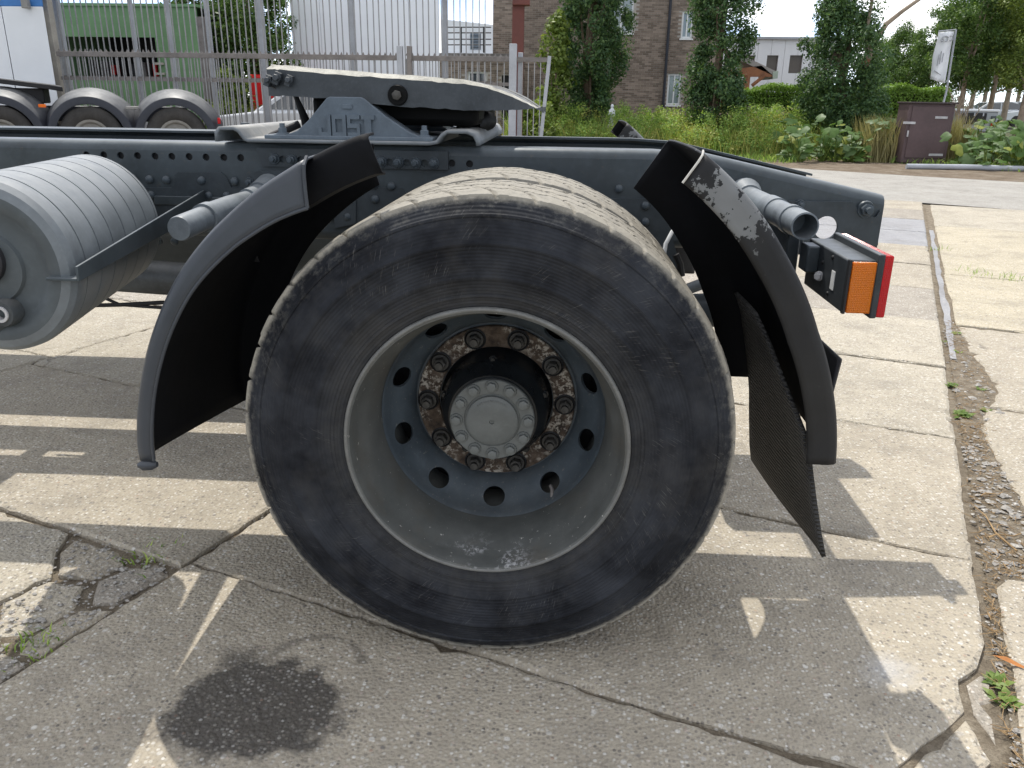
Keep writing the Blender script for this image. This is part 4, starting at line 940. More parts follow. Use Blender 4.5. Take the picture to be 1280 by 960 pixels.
# white lorry body at the left edge
q = at(0, 90, 13.7); base = Vector((-9.9, 13.9, 0)); wl = thing('white_lorry_body', 'white lorry body with blue top band at the left edge', 'lorry', base)
xa, xb, xc = at(-30, 60, 13.7).x, at(10, 60, 13.7).x, at(62, 60, 13.7).x
z0 = .75; zt = at(30, 8, 13.7).z
SK = Vector((-1.25, 2.0, 0))
def lb(a_, b_, c_, d_, nm, mt, dy=0.0, k_=1.0): return MB().ext([(a_, 13.7+dy, c_), (b_, 13.7+dy, c_), (b_, 13.7+dy, d_), (a_, 13.7+dy, d_)], SK*k_).build(nm, M[mt], wl, 30, .01)
lb(xb+.012, xc, z0, zt, 'side_panel', 'whitep'); lb(xa-1.5, xb, z0, zt, 'side_panel', 'whitep'); lb(xa-1.5, xc, zt+.004, zt+.75, 'blue_band', 'bluep', .02); lb(xa-1.5, xc-.1, .45, z0-.01, 'chassis_skirt', 'blk2', .05)
c = at(31, 4, 13.6); MB().box((c.x, 13.62, c.z), (.12, .10, .16)).build('mirror_bracket', M['alu'], wl, 30, .01)
for dx in (-1.8, -.2): inst(wmm, 'wheel', (xb+dx, 13.72, .5), wl)
pl = at(66, 60, 14.4); pil = thing('concrete_pillar', 'weathered tan concrete pillar between white lorry and bar fence', 'pillar', (pl.x, 14.4, 0))
MB().box((pl.x, 14.4, 1.5), (.17, .17, 3.0)).build('shaft', M['tanp'], pil, 30, .01); MB().box((pl.x, 14.4, 3.02), (.20, .20, .05)).build('cap_block', M['tanp'], pil, 30, .01)
# tall bar fence
FY = 15.0; x0, x1 = at(72, 60, FY).x, at(617, 40, FY).x
fen = thing('bar_fence', 'tall galvanised steel bar fence standing behind the low gate', 'fence', ((x0+x1)/2, FY, 0))
barm = MB().box((0, 0, 0), (.019, .019, 3.1)).mesh('bar'); recalc(barm); barm.materials.append(M['galv_b'])
nb = int((x1-x0)/.119)
for i in range(nb): inst(barm, 'bar', (x0+.119*i+rnd.uniform(-.006, .006), FY, 1.62), fen, (0, rnd.uniform(-.004, .004), 0))
for z in (.25, 1.50, 3.05): MB().box(((x0+x1)/2, FY+.035, z), (x1-x0, .04, .05)).build('rail', M['galv_d'], fen, 0)
for px_, w_ in ((77, .13), (168, .06), (213, .07), (262, .075), (327, .15), (441, .08), (556, .085)):
    x = at(px_, 50, FY+.1).x; MB().box((x, FY+.11, 1.7), (w_, .10, 3.4)).build('post', M['galv'], fen, 0, .008)
# low sliding gate
GY = 14.0; x0, x1 = at(71, 66, GY).x, at(637, 70, GY).x; zr = at(300, 70, GY).z
gate = thing('sliding_gate', 'low weathered steel sliding gate with toothed top rail behind the coupling plate', 'gate', ((x0+x1)/2, GY, 0))
barm2 = MB().box((0, 0, 0), (.017, .017, zr-.12)).mesh('bar'); recalc(barm2); barm2.materials.append(M['galv_b'])
for i in range(int((x1-x0)/.118)): inst(barm2, 'bar', (x0+.05+.118*i+rnd.uniform(-.008, .008), GY, zr/2+.05), gate, (0, rnd.uniform(-.006, .006), 0))
xm = at(502, 70, GY).x
for a_, b_, mt_ in ((x0, xm-.07, 'galv_d'), (xm+.10, x1, 'galv_d')): MB().box(((a_+b_)/2, GY, zr), (b_-a_, .06, .085)).build('top_rail', M[mt_], gate, 0, .004)
for z in (1.46, .12): MB().box(((x0+x1)/2, GY+.025, z), (x1-x0, .03, .06)).build('rail', M['galv_d'], gate, 0)
tm = MB()
for i in range(int((x1-x0)/.1)): c = Vector((x0+.05+.1*i, GY, zr+.042)); tm.add([c+Vector(v) for v in ((-.022, -.012, 0), (.022, -.012, 0), (.022, .012, 0), (-.022, .012, 0), (0, 0, .055))], [(0, 1, 4), (1, 2, 4), (2, 3, 4), (3, 0, 4)])
tag(tm.build('top_teeth', M['galv_d'], gate, 0), kind='stuff')
for px_, w_ in ((500, .10), (512, .085)): x = at(px_, 60, GY).x; MB().box((x, GY-.02, (zr+.2)/2), (w_, .12, zr+.2)).build('gate_post', M['galv' if px_ == 500 else 'galv_d'], gate, 0, .008)
xp = at(641.5, 60, GY).x; gp = thing('gate_leaf', 'short gate leaf on a pale steel post beside the leaning tree', 'gate', (xp, GY, 0))
MB().box((xp, GY, 1.07), (.135, .12, 2.14)).build('post', M['galv'], gp, 0, .01); MB().box((xp+.13, GY+.08, 1.0), (.09, .09, 2.0)).build('post', M['galv'], gp, 0, .01)
a_, b_ = at(687, 70, GY), at(677, 165, GY); bot = a_+(b_-a_)*(a_.z/(a_.z-b_.z))
MB().path([Vector((a_.x, GY, a_.z)), Vector((bot.x, GY, 0))], .045, 4).build('end_post', M['galv'], gp, 0); MB().box(((xp+a_.x)/2, GY, zr+.0), (a_.x-xp-.04, .05, .075)).build('top_rail', M['galv_d'], gp, 0); MB().box(((xp+bot.x)/2, GY, .2), (bot.x-xp, .05, .06)).build('bottom_rail', M['galv_d'], gp, 0)
for i in range(4): inst(barm2, 'bar', (xp+.17+.11*i, GY, zr/2+.05), gp)
c = at(648, 20, 16); rp = thing('red_oxide_column', 'dark red steel column rising behind the gate post', 'column', (c.x, 16, 0))
for nm, d in (('web', (.02, .20, 5.0)),): MB().box((c.x, 16, 2.5), d).build(nm, M['brownpost'], rp, 0)
for dy in (-.1, .1): MB().box((c.x, 16+dy, 2.5), (.23, .022, 5.0)).build('flange', M['brownpost'], rp, 0)
MB().box((c.x+.06, 15.9, 3.0), (.34, .25, .10)).build('bracket', M['brownpost'], rp, 0, .01)
# green container with an open side
GC = 18.0; xl, xo, xr = at(70, 60, GC).x, at(195, 60, GC).x, at(249, 60, GC).x; zo1, zo0, ztp = at(120, 46, GC).z, at(120, 98, GC).z, at(160, 8, GC).z
gc = thing('green_container', 'green container with a dark open side behind the fence', 'container', ((xl+xr)/2, GC+1.2, 0))
MB().box(((xl+xr)/2, GC+.04, (zo1+ztp)/2), (xr-xl, .08, ztp-zo1)).build('upper_panel', M['greenp'], gc, 0)
MB().box(((xl+xo)/2, GC+.04, zo0/2+.06), (xo-xl, .08, zo0-.12)).build('lower_panel', M['greenp'], gc, 0)
MB().box(((xo+xr)/2, GC+.04, zo1/2), (xr-xo, .08, zo1-.004)).build('end_panel', M['greenp'], gc, 0)
MB().box(((xl+xr)/2, GC+2.4, ztp/2), (xr-xl, .08, ztp)).build('back_panel', M['blk2'], gc, 0); MB().box(((xl+xr)/2, GC+1.2, ztp+.03), (xr-xl+.1, 2.5, .06)).build('roof', M['greenp'], gc, 0)
MB().box((xl-.04, GC+1.2, ztp/2), (.08, 2.4, ztp)).build('side_panel', M['greenp'], gc, 0); MB().box((xr+.09, GC+.1, ztp/2-.1), (.16, .2, ztp-.2)).build('corner_post', M['galv_d'], gc, 0, .01)
for k in range(3): MB().box((xo+.05, GC-.03, zo0+.12+.22*k), (.20, .06, .05)).build('lock_bar', M['tanp'], gc, 0)
for i in range(9):
    x = lerp(xl, xo, (i+.5)/9); MB().box((x, GC+1.3, zo0+.22), (.10, .3, rnd.uniform(.2, .5))).build('stored_item', [M['blk'], M['galv_d'], M['carr'], M['blk2']][i % 4], gc, 0, .02)
# white store and the low brick wing behind the fence
WY = 20.0; xl, xr = at(366, 60, WY).x, at(549, 60, WY).x; ws = thing('white_store', 'plain white clad store behind the bar fence', 'building', ((xl+xr)/2, WY+2, 0))
npn = 5
for i in range(npn): MB().box((lerp(xl, xr, (i+.5)/npn), WY+.05, 2.3), ((xr-xl)/npn-.008, .10, 4.6)).build('cladding_panel', M['whiteb'], ws, 0, .004)
MB().box(((xl+xr)/2-.2, WY+.85, 2.25), (xr-xl-.5, 1.5, 4.5)).build('inner_wall', M['whiteb'], ws, 0); MB().box(((xl+xr)/2-.1, WY+.85, 4.65), (xr-xl-.1, 1.8, .10)).build('roof', M['galv_d'], ws, 0)

def brickwall(parent, x0, x1, z0, z1, y, openings=(), bl=.21, bh=.065):
    """stretcher bond, each brick a small proud box; openings are (x0, x1, z0, z1)"""
    m = MB(); row = 0; z = z0
    while z < z1-.02:
        x = x0-(bl/2 if row % 2 else 0)
        while x < x1:
            a, b = max(x, x0)+.005, min(x+bl, x1)-.005; cz = z+bh/2
            if b-a > .02 and not any(a < o[1] and b > o[0] and cz > o[2] and cz < o[3] for o in openings):
                d = rnd.uniform(.012, .020); zz0, zz1 = z+.005, z+bh-.005
                m.add([(a, y-d, zz0), (b, y-d, zz0), (b, y-d, zz1), (a, y-d, zz1), (a, y, zz0), (b, y, zz0), (b, y, zz1), (a, y, zz1)], [(0, 1, 2, 3), (3, 2, 6, 7), (1, 0, 4, 5), (0, 3, 7, 4), (2, 1, 5, 6)])
            x += bl
        z += bh; row += 1
    return tag(m.build('brick_courses', M['brick'], parent, 0, recalc=False), kind='stuff')
def wallbox(parent, x0, x1, z0, z1, y, d, ops):
    """mortar-coloured wall with real openings"""
    mkobj('wall', plate([(x0, z0), (x1, z0), (x1, z1), (x0, z1)], [[(a, c), (b, c), (b, d_), (a, d_)] for a, b, c, d_ in ops], y, y+d), M['mortar'], parent, 0)
def window(parent, a, b, c, d, y, div=1, glass='glass'):
    f = MB(); t = .06
    for cx, cz, sx, sz in (((a+b)/2, c+t/2, b-a, t), ((a+b)/2, d-t/2, b-a, t), (a+t/2, (c+d)/2, t, d-c-2*t-.002), (b-t/2, (c+d)/2, t, d-c-2*t-.002)): f.box((cx, y+.08, cz), (sx, .07, sz))
    for k in range(1, div): f.box((lerp(a, b, k/div), y+.08, (c+d)/2), (t*.8, .066, d-c-2*t-.004))
    o = f.build('window', M['frame_w'], parent, 0); MB().box(((a+b)/2, y+.10, (c+d)/2), (b-a-.02, .012, d-c-.02)).build('pane', M[glass], o, 0); MB().box(((a+b)/2, y+.0, c-.03), (b-a+.08, .16, .05)).build('sill', M['frame_w'], o, 0); return o
BY = 29.0; bx0, bx1 = at(616, 60, BY).x, at(905, 60, BY).x
def wn(x0_, x1_, y0_, y1_, Y): a_, b_ = at(x0_, (y0_+y1_)/2, Y), at(x1_, (y0_+y1_)/2, Y); return (a_.x, b_.x, at(x0_, y1_, Y).z, at(x0_, y0_, Y).z)
bh_ = thing('brick_house', 'brown brick house with white windows and a drainpipe behind the dark tree', 'house', ((bx0+bx1)/2, BY, 0))
ops = [wn(762, 792, -6, 41, BY), wn(834, 851, 92, 131, BY), wn(852, 866, 14, 48, BY)]
wallbox(bh_, bx0, bx1, -.1, 6.2, BY, .30, ops); brickwall(bh_, bx0, bx1, -.03, 6.18, BY, ops)
for i, o in enumerate(ops): window(bh_, *o, BY, 2 if i == 0 else 2, 'glass_l')
c = at(834, 100, BY); MB().path([(c.x-.09, BY-.10, 6.1), (c.x-.09, BY-.10, .1)], .05, 10).build('drainpipe', M['truck2'], bh_)
MB().box(((bx0+bx1)/2, BY+4, 3.1), (bx1-bx0-.02, 7.3, 6.1)).build('rear_walls', M['brick'], bh_, 0)
MB().xz([(bx0-.3, 6.2), (bx1+.3, 6.2), ((bx0+bx1)/2, 9.0)], BY-.25, BY+8).build('roof', M['wood'], bh_, 0)
LY = 25.5; lx0, lx1 = at(540, 100, LY).x, at(640, 100, LY).x; lz = at(580, 71, LY).z
lw = thing('low_brick_wing', 'low brick outbuilding with a small white window seen through the gate', 'house', ((lx0+lx1)/2, LY, 0))
ops = [wn(585, 608, 89, 118, LY), wn(627, 637, 94, 150, LY)]
wallbox(lw, lx0, lx1, -.1, lz, LY, .25, ops); brickwall(lw, lx0, lx1, -.03, lz-.01, LY, ops); window(lw, *ops[0], LY, 2, 'glass')
o = ops[1]; MB().box(((o[0]+o[1])/2, LY+.12, (o[2]+o[3])/2), (o[1]-o[0], .05, o[3]-o[2])).build('door', M['blk2'], lw, 0)
MB().box(((lx0+lx1)/2, LY+1.5, lz+.05), (lx1-lx0+.2, 3.2, .10)).build('roof', M['galv_d'], lw, 0); MB().box(((lx0+lx1)/2, LY+1.6, lz/2), (lx1-lx0-.02, 2.6, lz-.02)).build('rear_walls', M['brick'], lw, 0)
AY = 46.0; ax0, ax1 = at(552, 60, AY).x, at(640, 60, AY).x; az = at(575, 24, AY).z
ap = thing('white_apartment_block', 'far white block with a dark balcony rail left of the brick house', 'building', ((ax0+ax1)/2, AY, 0))
MB().xz([(ax0, 0), (ax1, 0), (ax1, az-.35), (ax0, az)], AY, AY+6).build('wall', M['whiteb'], ap, 0)
o = wn(588, 601, 42, 62, AY); MB().box(((o[0]+o[1])/2, AY-.03, (o[2]+o[3])/2), (o[1]-o[0], .05, o[3]-o[2])).build('window', M['glass'], ap, 0)
for y_ in (34, 41, 49, 56): c0_, c1_ = at(558, y_, AY-1.2), at(614, y_, AY-1.2); MB().path([(c0_.x, AY-1.2, c0_.z), (c1_.x, AY-1.2, c1_.z)], .03, 6).build('balcony_rail', M['blk2'], ap, 0)
for x_ in (576, 605): c0_, c1_ = at(x_, 34, AY-1.2), at(x_, 66, AY-1.2); MB().path([(c0_.x, AY-1.2, c0_.z), (c0_.x, AY-1.2, c1_.z)], .06, 6).build('balcony_post', M['blk2'], ap, 0)
c0_ = at(586, 68, AY-.6); MB().box((c0_.x, AY-.62, c0_.z-.1), (ax1-ax0, 1.2, .16)).build('balcony_floor', M['whiteb'], ap, 0)

def car(name, label, loc, rz, mat, s=1.0, group=None):
    t = thing(name, label, 'car', loc, group); Q = Matrix.Rotation(rz, 3, 'Z'); L = Vector(loc)
    def W(p): return L + Q @ (Vector(p)*s)
    body = [(-2.1, .35), (-2.15, .60), (-2.05, .82), (-1.2, .92), (1.5, .98), (2.05, .92), (2.15, .65), (2.1, .35)]
    cab = [(-1.25, .92), (-.55, 1.38), (.75, 1.45), (1.45, 1.30), (1.85, .97)]
    m = MB(); m.ext([W((x, -.85, z)) for x, z in body], Q @ Vector((0, 1.7*s, 0))); b_ = m.build('body', mat, t, 30, .05*s)
    m = MB(); m.add([W((x, -.78+(z-.92)*.25, z)) for x, z in cab]+[W((x, .78-(z-.92)*.25, z)) for x, z in cab], [(0, 1, 2, 3, 4), (9, 8, 7, 6, 5)]+[(i, i+1, i+6, i+5) for i in range(4)]); m.build('cabin', mat, t, 30, .03*s)
    for sd_ in (-1, 1):
        for pts in ([(-.98, .97), (-.48, 1.31), (.12, 1.36), (.12, .97)], [(.20, .97), (.20, 1.37), (.72, 1.39), (1.35, 1.26), (1.55, 1.0)]):
            MB().add([W((x, sd_*(.788-(z-.92)*.25), z)) for x, z in pts], [tuple(range(len(pts)))]).build('side_window', M['glass'], t, 0)
    MB().add([W(p) for p in ((-1.235, -.68, .96), (-1.235, .68, .96), (-.60, .58, 1.365), (-.60, -.58, 1.365))], [(0, 1, 2, 3)]).build('windscreen', M['glass'], t, 0)
    MB().add([W(p) for p in ((1.875, -.66, 1.0), (1.875, .66, 1.0), (1.50, .58, 1.285), (1.50, -.58, 1.285))], [(0, 1, 2, 3)]).build('rear_window', M['glass'], t, 0)
    for x in (-1.35, 1.35):
        for y in (-.86, .70):
            m = MB(); m.path([W((x, y, .32)), W((x, y+.16, .32))], .32*s, 20); m.build('wheel', M['tyre2'], t, 40)
    for sd_ in (-1, 1):
        m = MB(); m.box(W((-2.12, .62*sd_, .70)), (.08*s, .34*s, .12*s), Q); m.build('headlight', M['glass_l'], t, 0, .01); m = MB(); m.box(W((2.13, .66*sd_, .78)), (.06*s, .26*s, .14*s), Q); m.build('tail_light', M['red'], t, 0, .01)
    return t
c = at(286, 150, 17.3); car('parked_car', 'silver white car parked behind the bar fence under the red van', (c.x+2.0, 17.3, 0), R(8), M['carw'], .95)
c = at(345, 130, 18.9); rv = thing('red_van', 'bright red van behind the fence post left of the coupling plate', 'van', (c.x, 19.0, 0))
MB().box((c.x-.05, 19.4, 1.05), (1.05, 1.4, 1.25)).build('body', M['carr'], rv, 30, .06); MB().box((c.x+.15, 18.69, 1.45), (.5, .02, .3)).build('side_window', M['glass'], rv, 0, .008)
for dx in (-.35, .35): MB().path([(c.x+dx, 18.72, .3), (c.x+dx, 18.9, .3)], .28, 18).build('wheel', M['tyre2'], rv, 40)

# ================================================================== BACKGROUND, RIGHT
WB = 38.0; x0, x1 = at(896, 80, WB).x, at(1046, 80, WB).x; zt = at(970, 49, WB).z
wb = thing('white_clad_building', 'white panelled building with dark windows behind the hedge', 'building', ((x0+x1)/2, WB, 0))
ops = [wn(958, 972, 69, 91, WB), wn(986.5, 1002.5, 69, 91.5, WB), wn(928, 943, 69, 90, WB), wn(905, 917, 69, 90, WB)]
np_ = 9; 
for i in range(np_):
    a_, b_ = lerp(x0, x1, i/np_)+.006, lerp(x0, x1, (i+1)/np_)-.006
    hs = []
    zlo = min(o[2] for o in ops); zhi = max(o[3] for o in ops)
    cl = [(max(a_, o[0]), min(b_, o[1]), o[2], o[3]) for o in ops if o[0] < b_ and o[1] > a_]
    m = MB(); segs = [a_]+sorted(k for o in cl for k in o[:2])+[b_]
    for s0_, s1_ in zip(segs[:-1], segs[1:]):
        if s1_-s0_ < .004: continue
        o = next((o for o in cl if o[0]-1e-6 <= s0_ and s1_ <= o[1]+1e-6), None)
        for c_, d_ in ([(0, zt)] if o is None else [(0, o[2]), (o[3], zt)]): m.box(((s0_+s1_)/2, WB+.06, (c_+d_)/2), (s1_-s0_, .12, d_-c_))
    m.build('cladding_panel', M['whiteb'], wb, 0)
for o in ops:
    MB().box(((o[0]+o[1])/2, WB+.14, (o[2]+o[3])/2), (o[1]-o[0]+.05, .02, o[3]-o[2]+.05)).build('window', paint('brown_blind', (.11, .095, .08), .35, .1, 1), wb, 0)
MB().box(((x0+x1)/2, WB+4.2, zt/2-.02), (x1-x0-.1, 8, zt-.04)).build('inner_wall', M['whiteb'], wb, 0); MB().box(((x0+x1)/2, WB+4.0, zt+.04), (x1-x0+.15, 8.3, .10)).build('roof_edge', M['galv'], wb, 0)
# timber porch
PY = 30.0; po = thing('timber_porch', 'brown timber porch roof with pale fascia beside the second tree', 'porch', (at(945, 100, PY).x, PY, 0))
P = lambda x, y, Y=PY: at(x, y, Y)
MB().ext([P(926, 68), P(972, 90), P(972, 97), P(926, 76)], (0, 2.2, 0)).build('roof', M['rooft'], po, 0); MB().ext([P(966, 90, PY-.03), P(973, 88.5, PY-.03), P(972, 98, PY-.03), P(966, 99, PY-.03)], (0, 2.3, 0)).build('fascia', M['fascia'], po, 0)
MB().ext([P(905, 88), P(952, 82), P(968, 96), P(905, 96)], (0, .12, 0)).build('gable_board', M['wood'], po, 0)
MB().path([P(955, 95), P(940, 107)], .07, 6).build('brace', M['wood'], po, 0); MB().path([P(934, 94), Vector((P(934, 94).x, PY, 0))], .12, 8).build('post', M['wood'], po, 0); MB().path([P(908, 94), Vector((P(908, 94).x, PY, 0))], .12, 8).build('post', M['wood'], po, 0)
# cabinet
CY = 17.3; q0, q1 = at(1125, 203, CY), at(1181, 205, CY); cw = q1.x-q0.x; ch = 1.235; cx = (q0.x+q1.x)/2
cb = thing('utility_cabinet', 'brown steel utility cabinet with pale hinges standing on the verge', 'cabinet', (cx, CY, 0))
MB().box((cx, CY+.30, ch/2), (cw, .60, ch)).build('body', M['brown'], cb, 30, .01); MB().box((cx, CY+.28, ch+.018), (cw+.06, .72, .035)).build('roof', M['brown_d'], cb, 30, .008)
dr_ = MB().box((cx, CY-.012, ch/2+.03), (cw-.14, .022, ch-.16)).build('door', M['brown'], cb, 30, .006)
for x, y in ((1137, 153), (1137, 153)): pass
for px_, py_, w_ in ((1136, 153.5, .26), (1176, 147, .26), (1169, 193.5, .30)):
    c = at(px_, py_, CY); m = MB(); m.box((c.x, CY-.03, c.z), (w_, .014, .05)); m.build('hinge', M['steel'], dr_, 0, .004)
c = at(1134, 167, CY); MB().box((c.x, CY-.03, c.z), (.035, .02, .13)).build('latch', M['steel'], dr_, 0, .006)
a_, b_ = gnd(1133, 208, .03), gnd(1282, 211, .03); pb_ = MB().path([a_, a_.lerp(b_, .5)+Vector((0, 0, .01)), b_], .055, 12).build('steel_pipe', M['galv'])
tag(pb_, 'grey steel pipe lying along the verge in front of the cabinet', 'pipe')
# banner on its pole
FLY = 22.0; fb = thing('banner', 'white vertical banner with faint grey print on a leaning pole', 'banner', (at(1185, 112, FLY).x, FLY, 0))
tpn, bt = at(1195, 37, FLY), at(1183, 114, FLY); MB().path([tpn, bt, Vector((bt.x-.12, FLY, 0))], .028, 8).build('pole', M['galv'], fb); MB().path([tpn, at(1173, 39, FLY)], .015, 6).build('cross_arm', M['galv'], fb)
rows = []
for i in range(13):
    t_ = i/12; l_, r_ = at(lerp(1173, 1162.5, t_)+.6*math.sin(t_*9), lerp(40, 99, t_), FLY), at(lerp(1193.5, 1180, t_), lerp(39, 104, t_), FLY)
    rows.append([l_.lerp(r_, k/7)+Vector((0, .05*math.sin(k*1.1+t_*3), 0)) for k in range(8)])
fl_ = MB().grid(rows).build('cloth', M['flag'], fb, 60); md = fl_.modifiers.new('t', 'SOLIDIFY'); md.thickness = .006
m = MB()
def mark(pts, w_=.016): MB().path([at(x, y, FLY-.07) for x, y in pts], w_, 5).build('printed_mark', M['flagprint'], fl_, 0)
mark([(1176, 50), (1179, 46), (1183, 45), (1186, 47)]); mark([(1176, 51), (1178, 52), (1180, 50), (1178, 49)]); mark([(1181, 52), (1184, 51), (1185, 48)]); mark([(1187, 51), (1191, 50), (1191, 45), (1188, 45)])
for x_, ya, yb in ((1174, 68, 82), (1177, 64, 80), (1180, 66, 78)): mark([(x_, ya), (x_-1.5, (ya+yb)/2), (x_-2.5, yb)], .012)
mark([(1168, 88), (1172, 91), (1176, 94)], .012)
# garden ornament
c = at(764, 157, 21.5); h_ = at(764, 130, 21.5).z-c.z; go = thing('garden_statue', 'small white stone garden statue in front of the brick wall', 'statue', (c.x, 21.5, 0))
m = MB(); z_ = c.z; m.path([(c.x, 21.5, 0), (c.x, 21.5, z_)], [.12, .11], 10); m.build('pedestal', M['tanp'], go)
m = MB(); m.path([(c.x, 21.5, z_+h_*f) for f in (0, .08, .3, .55, .70, .78, .82, .88, .95, 1.0)], [.075, .07, .055, .065, .07, .045, .03, .045, .04, .01], 14); m.path([(c.x-.055, 21.5, z_+h_*.72), (c.x-.068, 21.45, z_+h_*.5), (c.x-.03, 21.40, z_+h_*.42)], [.03, .028, .022], 8); m.path([(c.x+.055, 21.5, z_+h_*.72), (c.x+.068, 21.45, z_+h_*.5), (c.x+.03, 21.40, z_+h_*.42)], [.03, .028, .022], 8); m.build('figure', M['whitep'], go)
# covered trailer beyond the leaves, far cars
TY = 21.0; a_, b_ = at(1195, 150, TY), at(1247, 150, TY); zt = at(1220, 138, TY).z; tl = thing('covered_trailer', 'pale grey trailer with a dark cover standing behind the big leaves', 'trailer', ((a_.x+b_.x)/2, TY, 0))
w_ = b_.x-a_.x; MB().box(((a_.x+b_.x)/2, TY+.6, zt-.28), (w_, 1.2, .50)).build('body', M['carg'], tl, 30, .03); MB().box((a_.x+w_*.40, TY-.02, zt-.20), (w_*.62, .05, .28)).build('dark_cover', M['blk2'], tl, 30, .02)
MB().box(((a_.x+b_.x)/2, TY+.6, zt+.0), (w_*1.02, 1.26, .06)).build('lid', M['carw'], tl, 30, .015); MB().box((b_.x-.12, TY-.02, zt-.20), (.12, .04, .14)).build('lamp', M['glass'], tl, 0, .01); MB().box((b_.x-.12, TY-.03, zt-.34), (.10, .05, .08)).build('reflector', M['red'], tl, 0, .01)
for k in range(3): MB().path([(a_.x+.2+.22*k, TY-.03, zt-.05), (a_.x+.2+.22*k, TY-.05, zt-.14)], .02, 6).build('buckle', M['galv'], tl)
for dx in (.3, .75): MB().path([(a_.x+w_*dx, TY-.05, .26), (a_.x+w_*dx, TY+.12, .26)], .26, 16).build('wheel', M['tyre2'], tl)
for x_, lb, mt_ in ((1243, 'white car parked far off between the tree trunks, leftmost', 'carw'), (1262, 'silver grey car parked far off between the tree trunks', 'carg'), (1290, 'white car parked far off at the right picture edge', 'carw')):
    c = at(x_, 125, 52); car('far_car', lb, (c.x, 52, 0), R(rnd.uniform(-10, 10)), M[mt_], 1.0, 'cars parked far off')
#@@PLANTS
# ------------------------------------------------------------------ trees and hedge
def tb(px_, Y): c = at(px_, 110, Y); return (c.x, Y, -.05)
tree('dense_tree', 'tall dense dark tree in front of the brick house gable', tb(735, 23), (.16, 4.5), [(.25, .22), (.8, .40), (1.4, .85), (2.2, 1.05), (3.2, 1.22), (4.4, 1.20), (5.6, .9), (6.6, .3)], 170, 230, .048, M['leaf_dk'], cr=(.26, .26, .42), seed=4, limbs=9)
tree('climbing_shrub', 'pale green climbing shrub at the left side of the dense dark tree', tb(694, 22), (.05, 2.4), [(.2, .35), (1.2, .36), (2.0, .45), (2.8, .36), (3.4, .15)], 40, 80, .065, M['leaf_lt'], cr=(.22, .22, .24), seed=6, cat='shrub')
tree('round_shrub', 'yellow green shrub behind the short gate leaf', tb(668, 19), (.05, .9), [(.05, .45), (.5, .6), (1.0, .5), (1.25, .2)], 42, 70, .06, M['leaf_lt'], cr=(.2, .2, .2), seed=8, cat='shrub')
tree('dense_tree', 'dark leafy tree right of the drainpipe', tb(897, 21), (.14, 4.2), [(.25, .4), (1.0, .72), (1.9, .80), (3.0, .78), (4.4, .85), (5.4, .6), (6.0, .2)], 140, 230, .045, M['leaf_dk'], cr=(.30, .30, .30), seed=14, limbs=8)
t3 = tree('forked_tree', 'leaning dark tree with one bare limb reaching up right of the white building', tb(1066, 20.5), (.15, 2.9), [(.25, .45), (.8, .95), (1.5, 1.15), (2.3, 1.08), (2.9, .85), (3.4, .62), (3.9, .45), (4.4, .25)], 150, 200, .042, M['leaf_dk'], cr=(.30, .30, .28), seed=21, limbs=8, lean=(-.55, 0))
m = MB(); Q = lambda x, y: at(x, y, 20.3)
m.path([Q(1078, 110), Q(1083, 85), Q(1088, 60), Q(1108, 30), Q(1128, 14), Q(1152, -3), Q(1180, -14)], [.09, .085, .075, .06, .05, .045, .035], 10); m.path([Q(1084, 78), Q(1084, 45), Q(1087, 18), Q(1092, -10)], [.07, .055, .045, .035], 8)
m.build('bare_limb', M['bark_l'], t3); m = MB(); m.path([Q(1080, 84)+Vector((0, -.03, 0)), Q(1083, 74)+Vector((0, -.03, 0))], [.10, .09], 9); m.build('torn_bark', M['wood'], t3)
far = [(1128, 44, 5.0, 1.5, 31, 'pale green far tree behind the forked tree'), (1160, 42, 5.6, 1.6, 32, 'far tree directly behind the white banner'), (1205, 34, 6.6, 1.55, 33, 'rounded dark green tree right of the white banner'), (1243, 36, 7.2, 1.6, 34, 'tall grey green tree with a bare lower trunk near the right edge'), (1284, 32, 7.4, 1.6, 35, 'bright green tree cut by the right picture edge'), (1098, 48, 4.6, 1.4, 36, 'small far tree mostly hidden behind the forked tree')]
for px_, Y, h_, rd_, sd_, lb in far:
    lo = 1.9 if px_ > 1190 else .5
    tree('roadside_tree', lb, tb(px_, Y), (.13, h_*.6), [(lo, rd_*.45), (lo+.6, rd_*.85), (h_*.55, rd_), (h_*.78, rd_*.85), (h_, rd_*.25)], 110, 210, .055, M['leaf_lt' if px_ in (1284,) else 'leaf_md'], 'roadside trees', cr=(.42, .42, .40), bark=M['bark_l'], seed=sd_, limbs=7)
for k, (px_, Y) in enumerate(((1218, 50), (1234, 56), (1262, 46), (1276, 60))):
    tree('far_tree', ['slim far trunk second from the trailer', 'thin far trunk left of the far white car', 'pale far trunk near the right edge', 'farthest slim trunk at the right edge'][k], tb(px_, Y), (.16, 4.5), [(2.6, .9), (3.6, 1.9), (6.5, 2.2), (8.5, .8)], 70, 150, .09, M['leaf_md'], 'far avenue trees', cr=(.6, .6, .55), bark=M['bark_l'], seed=50+k, limbs=5)
tree('yard_tree', 'leafy green tree behind the bar fence left of the white store', tb(318, 19.5), (.13, 3.6), [(1.0, .5), (1.6, .95), (2.6, 1.05), (3.6, .95), (4.6, .6)], 110, 190, .048, M['leaf_md'], cr=(.30, .30, .28), seed=61, limbs=7)
tree('yard_tree', 'green tree behind the corner post of the green container', tb(272, 22), (.12, 3.4), [(.8, .5), (1.8, 1.0), (3.0, 1.15), (4.8, .8), (5.4, .3)], 100, 180, .05, M['leaf_md'], cr=(.32, .32, .30), seed=62, limbs=6)
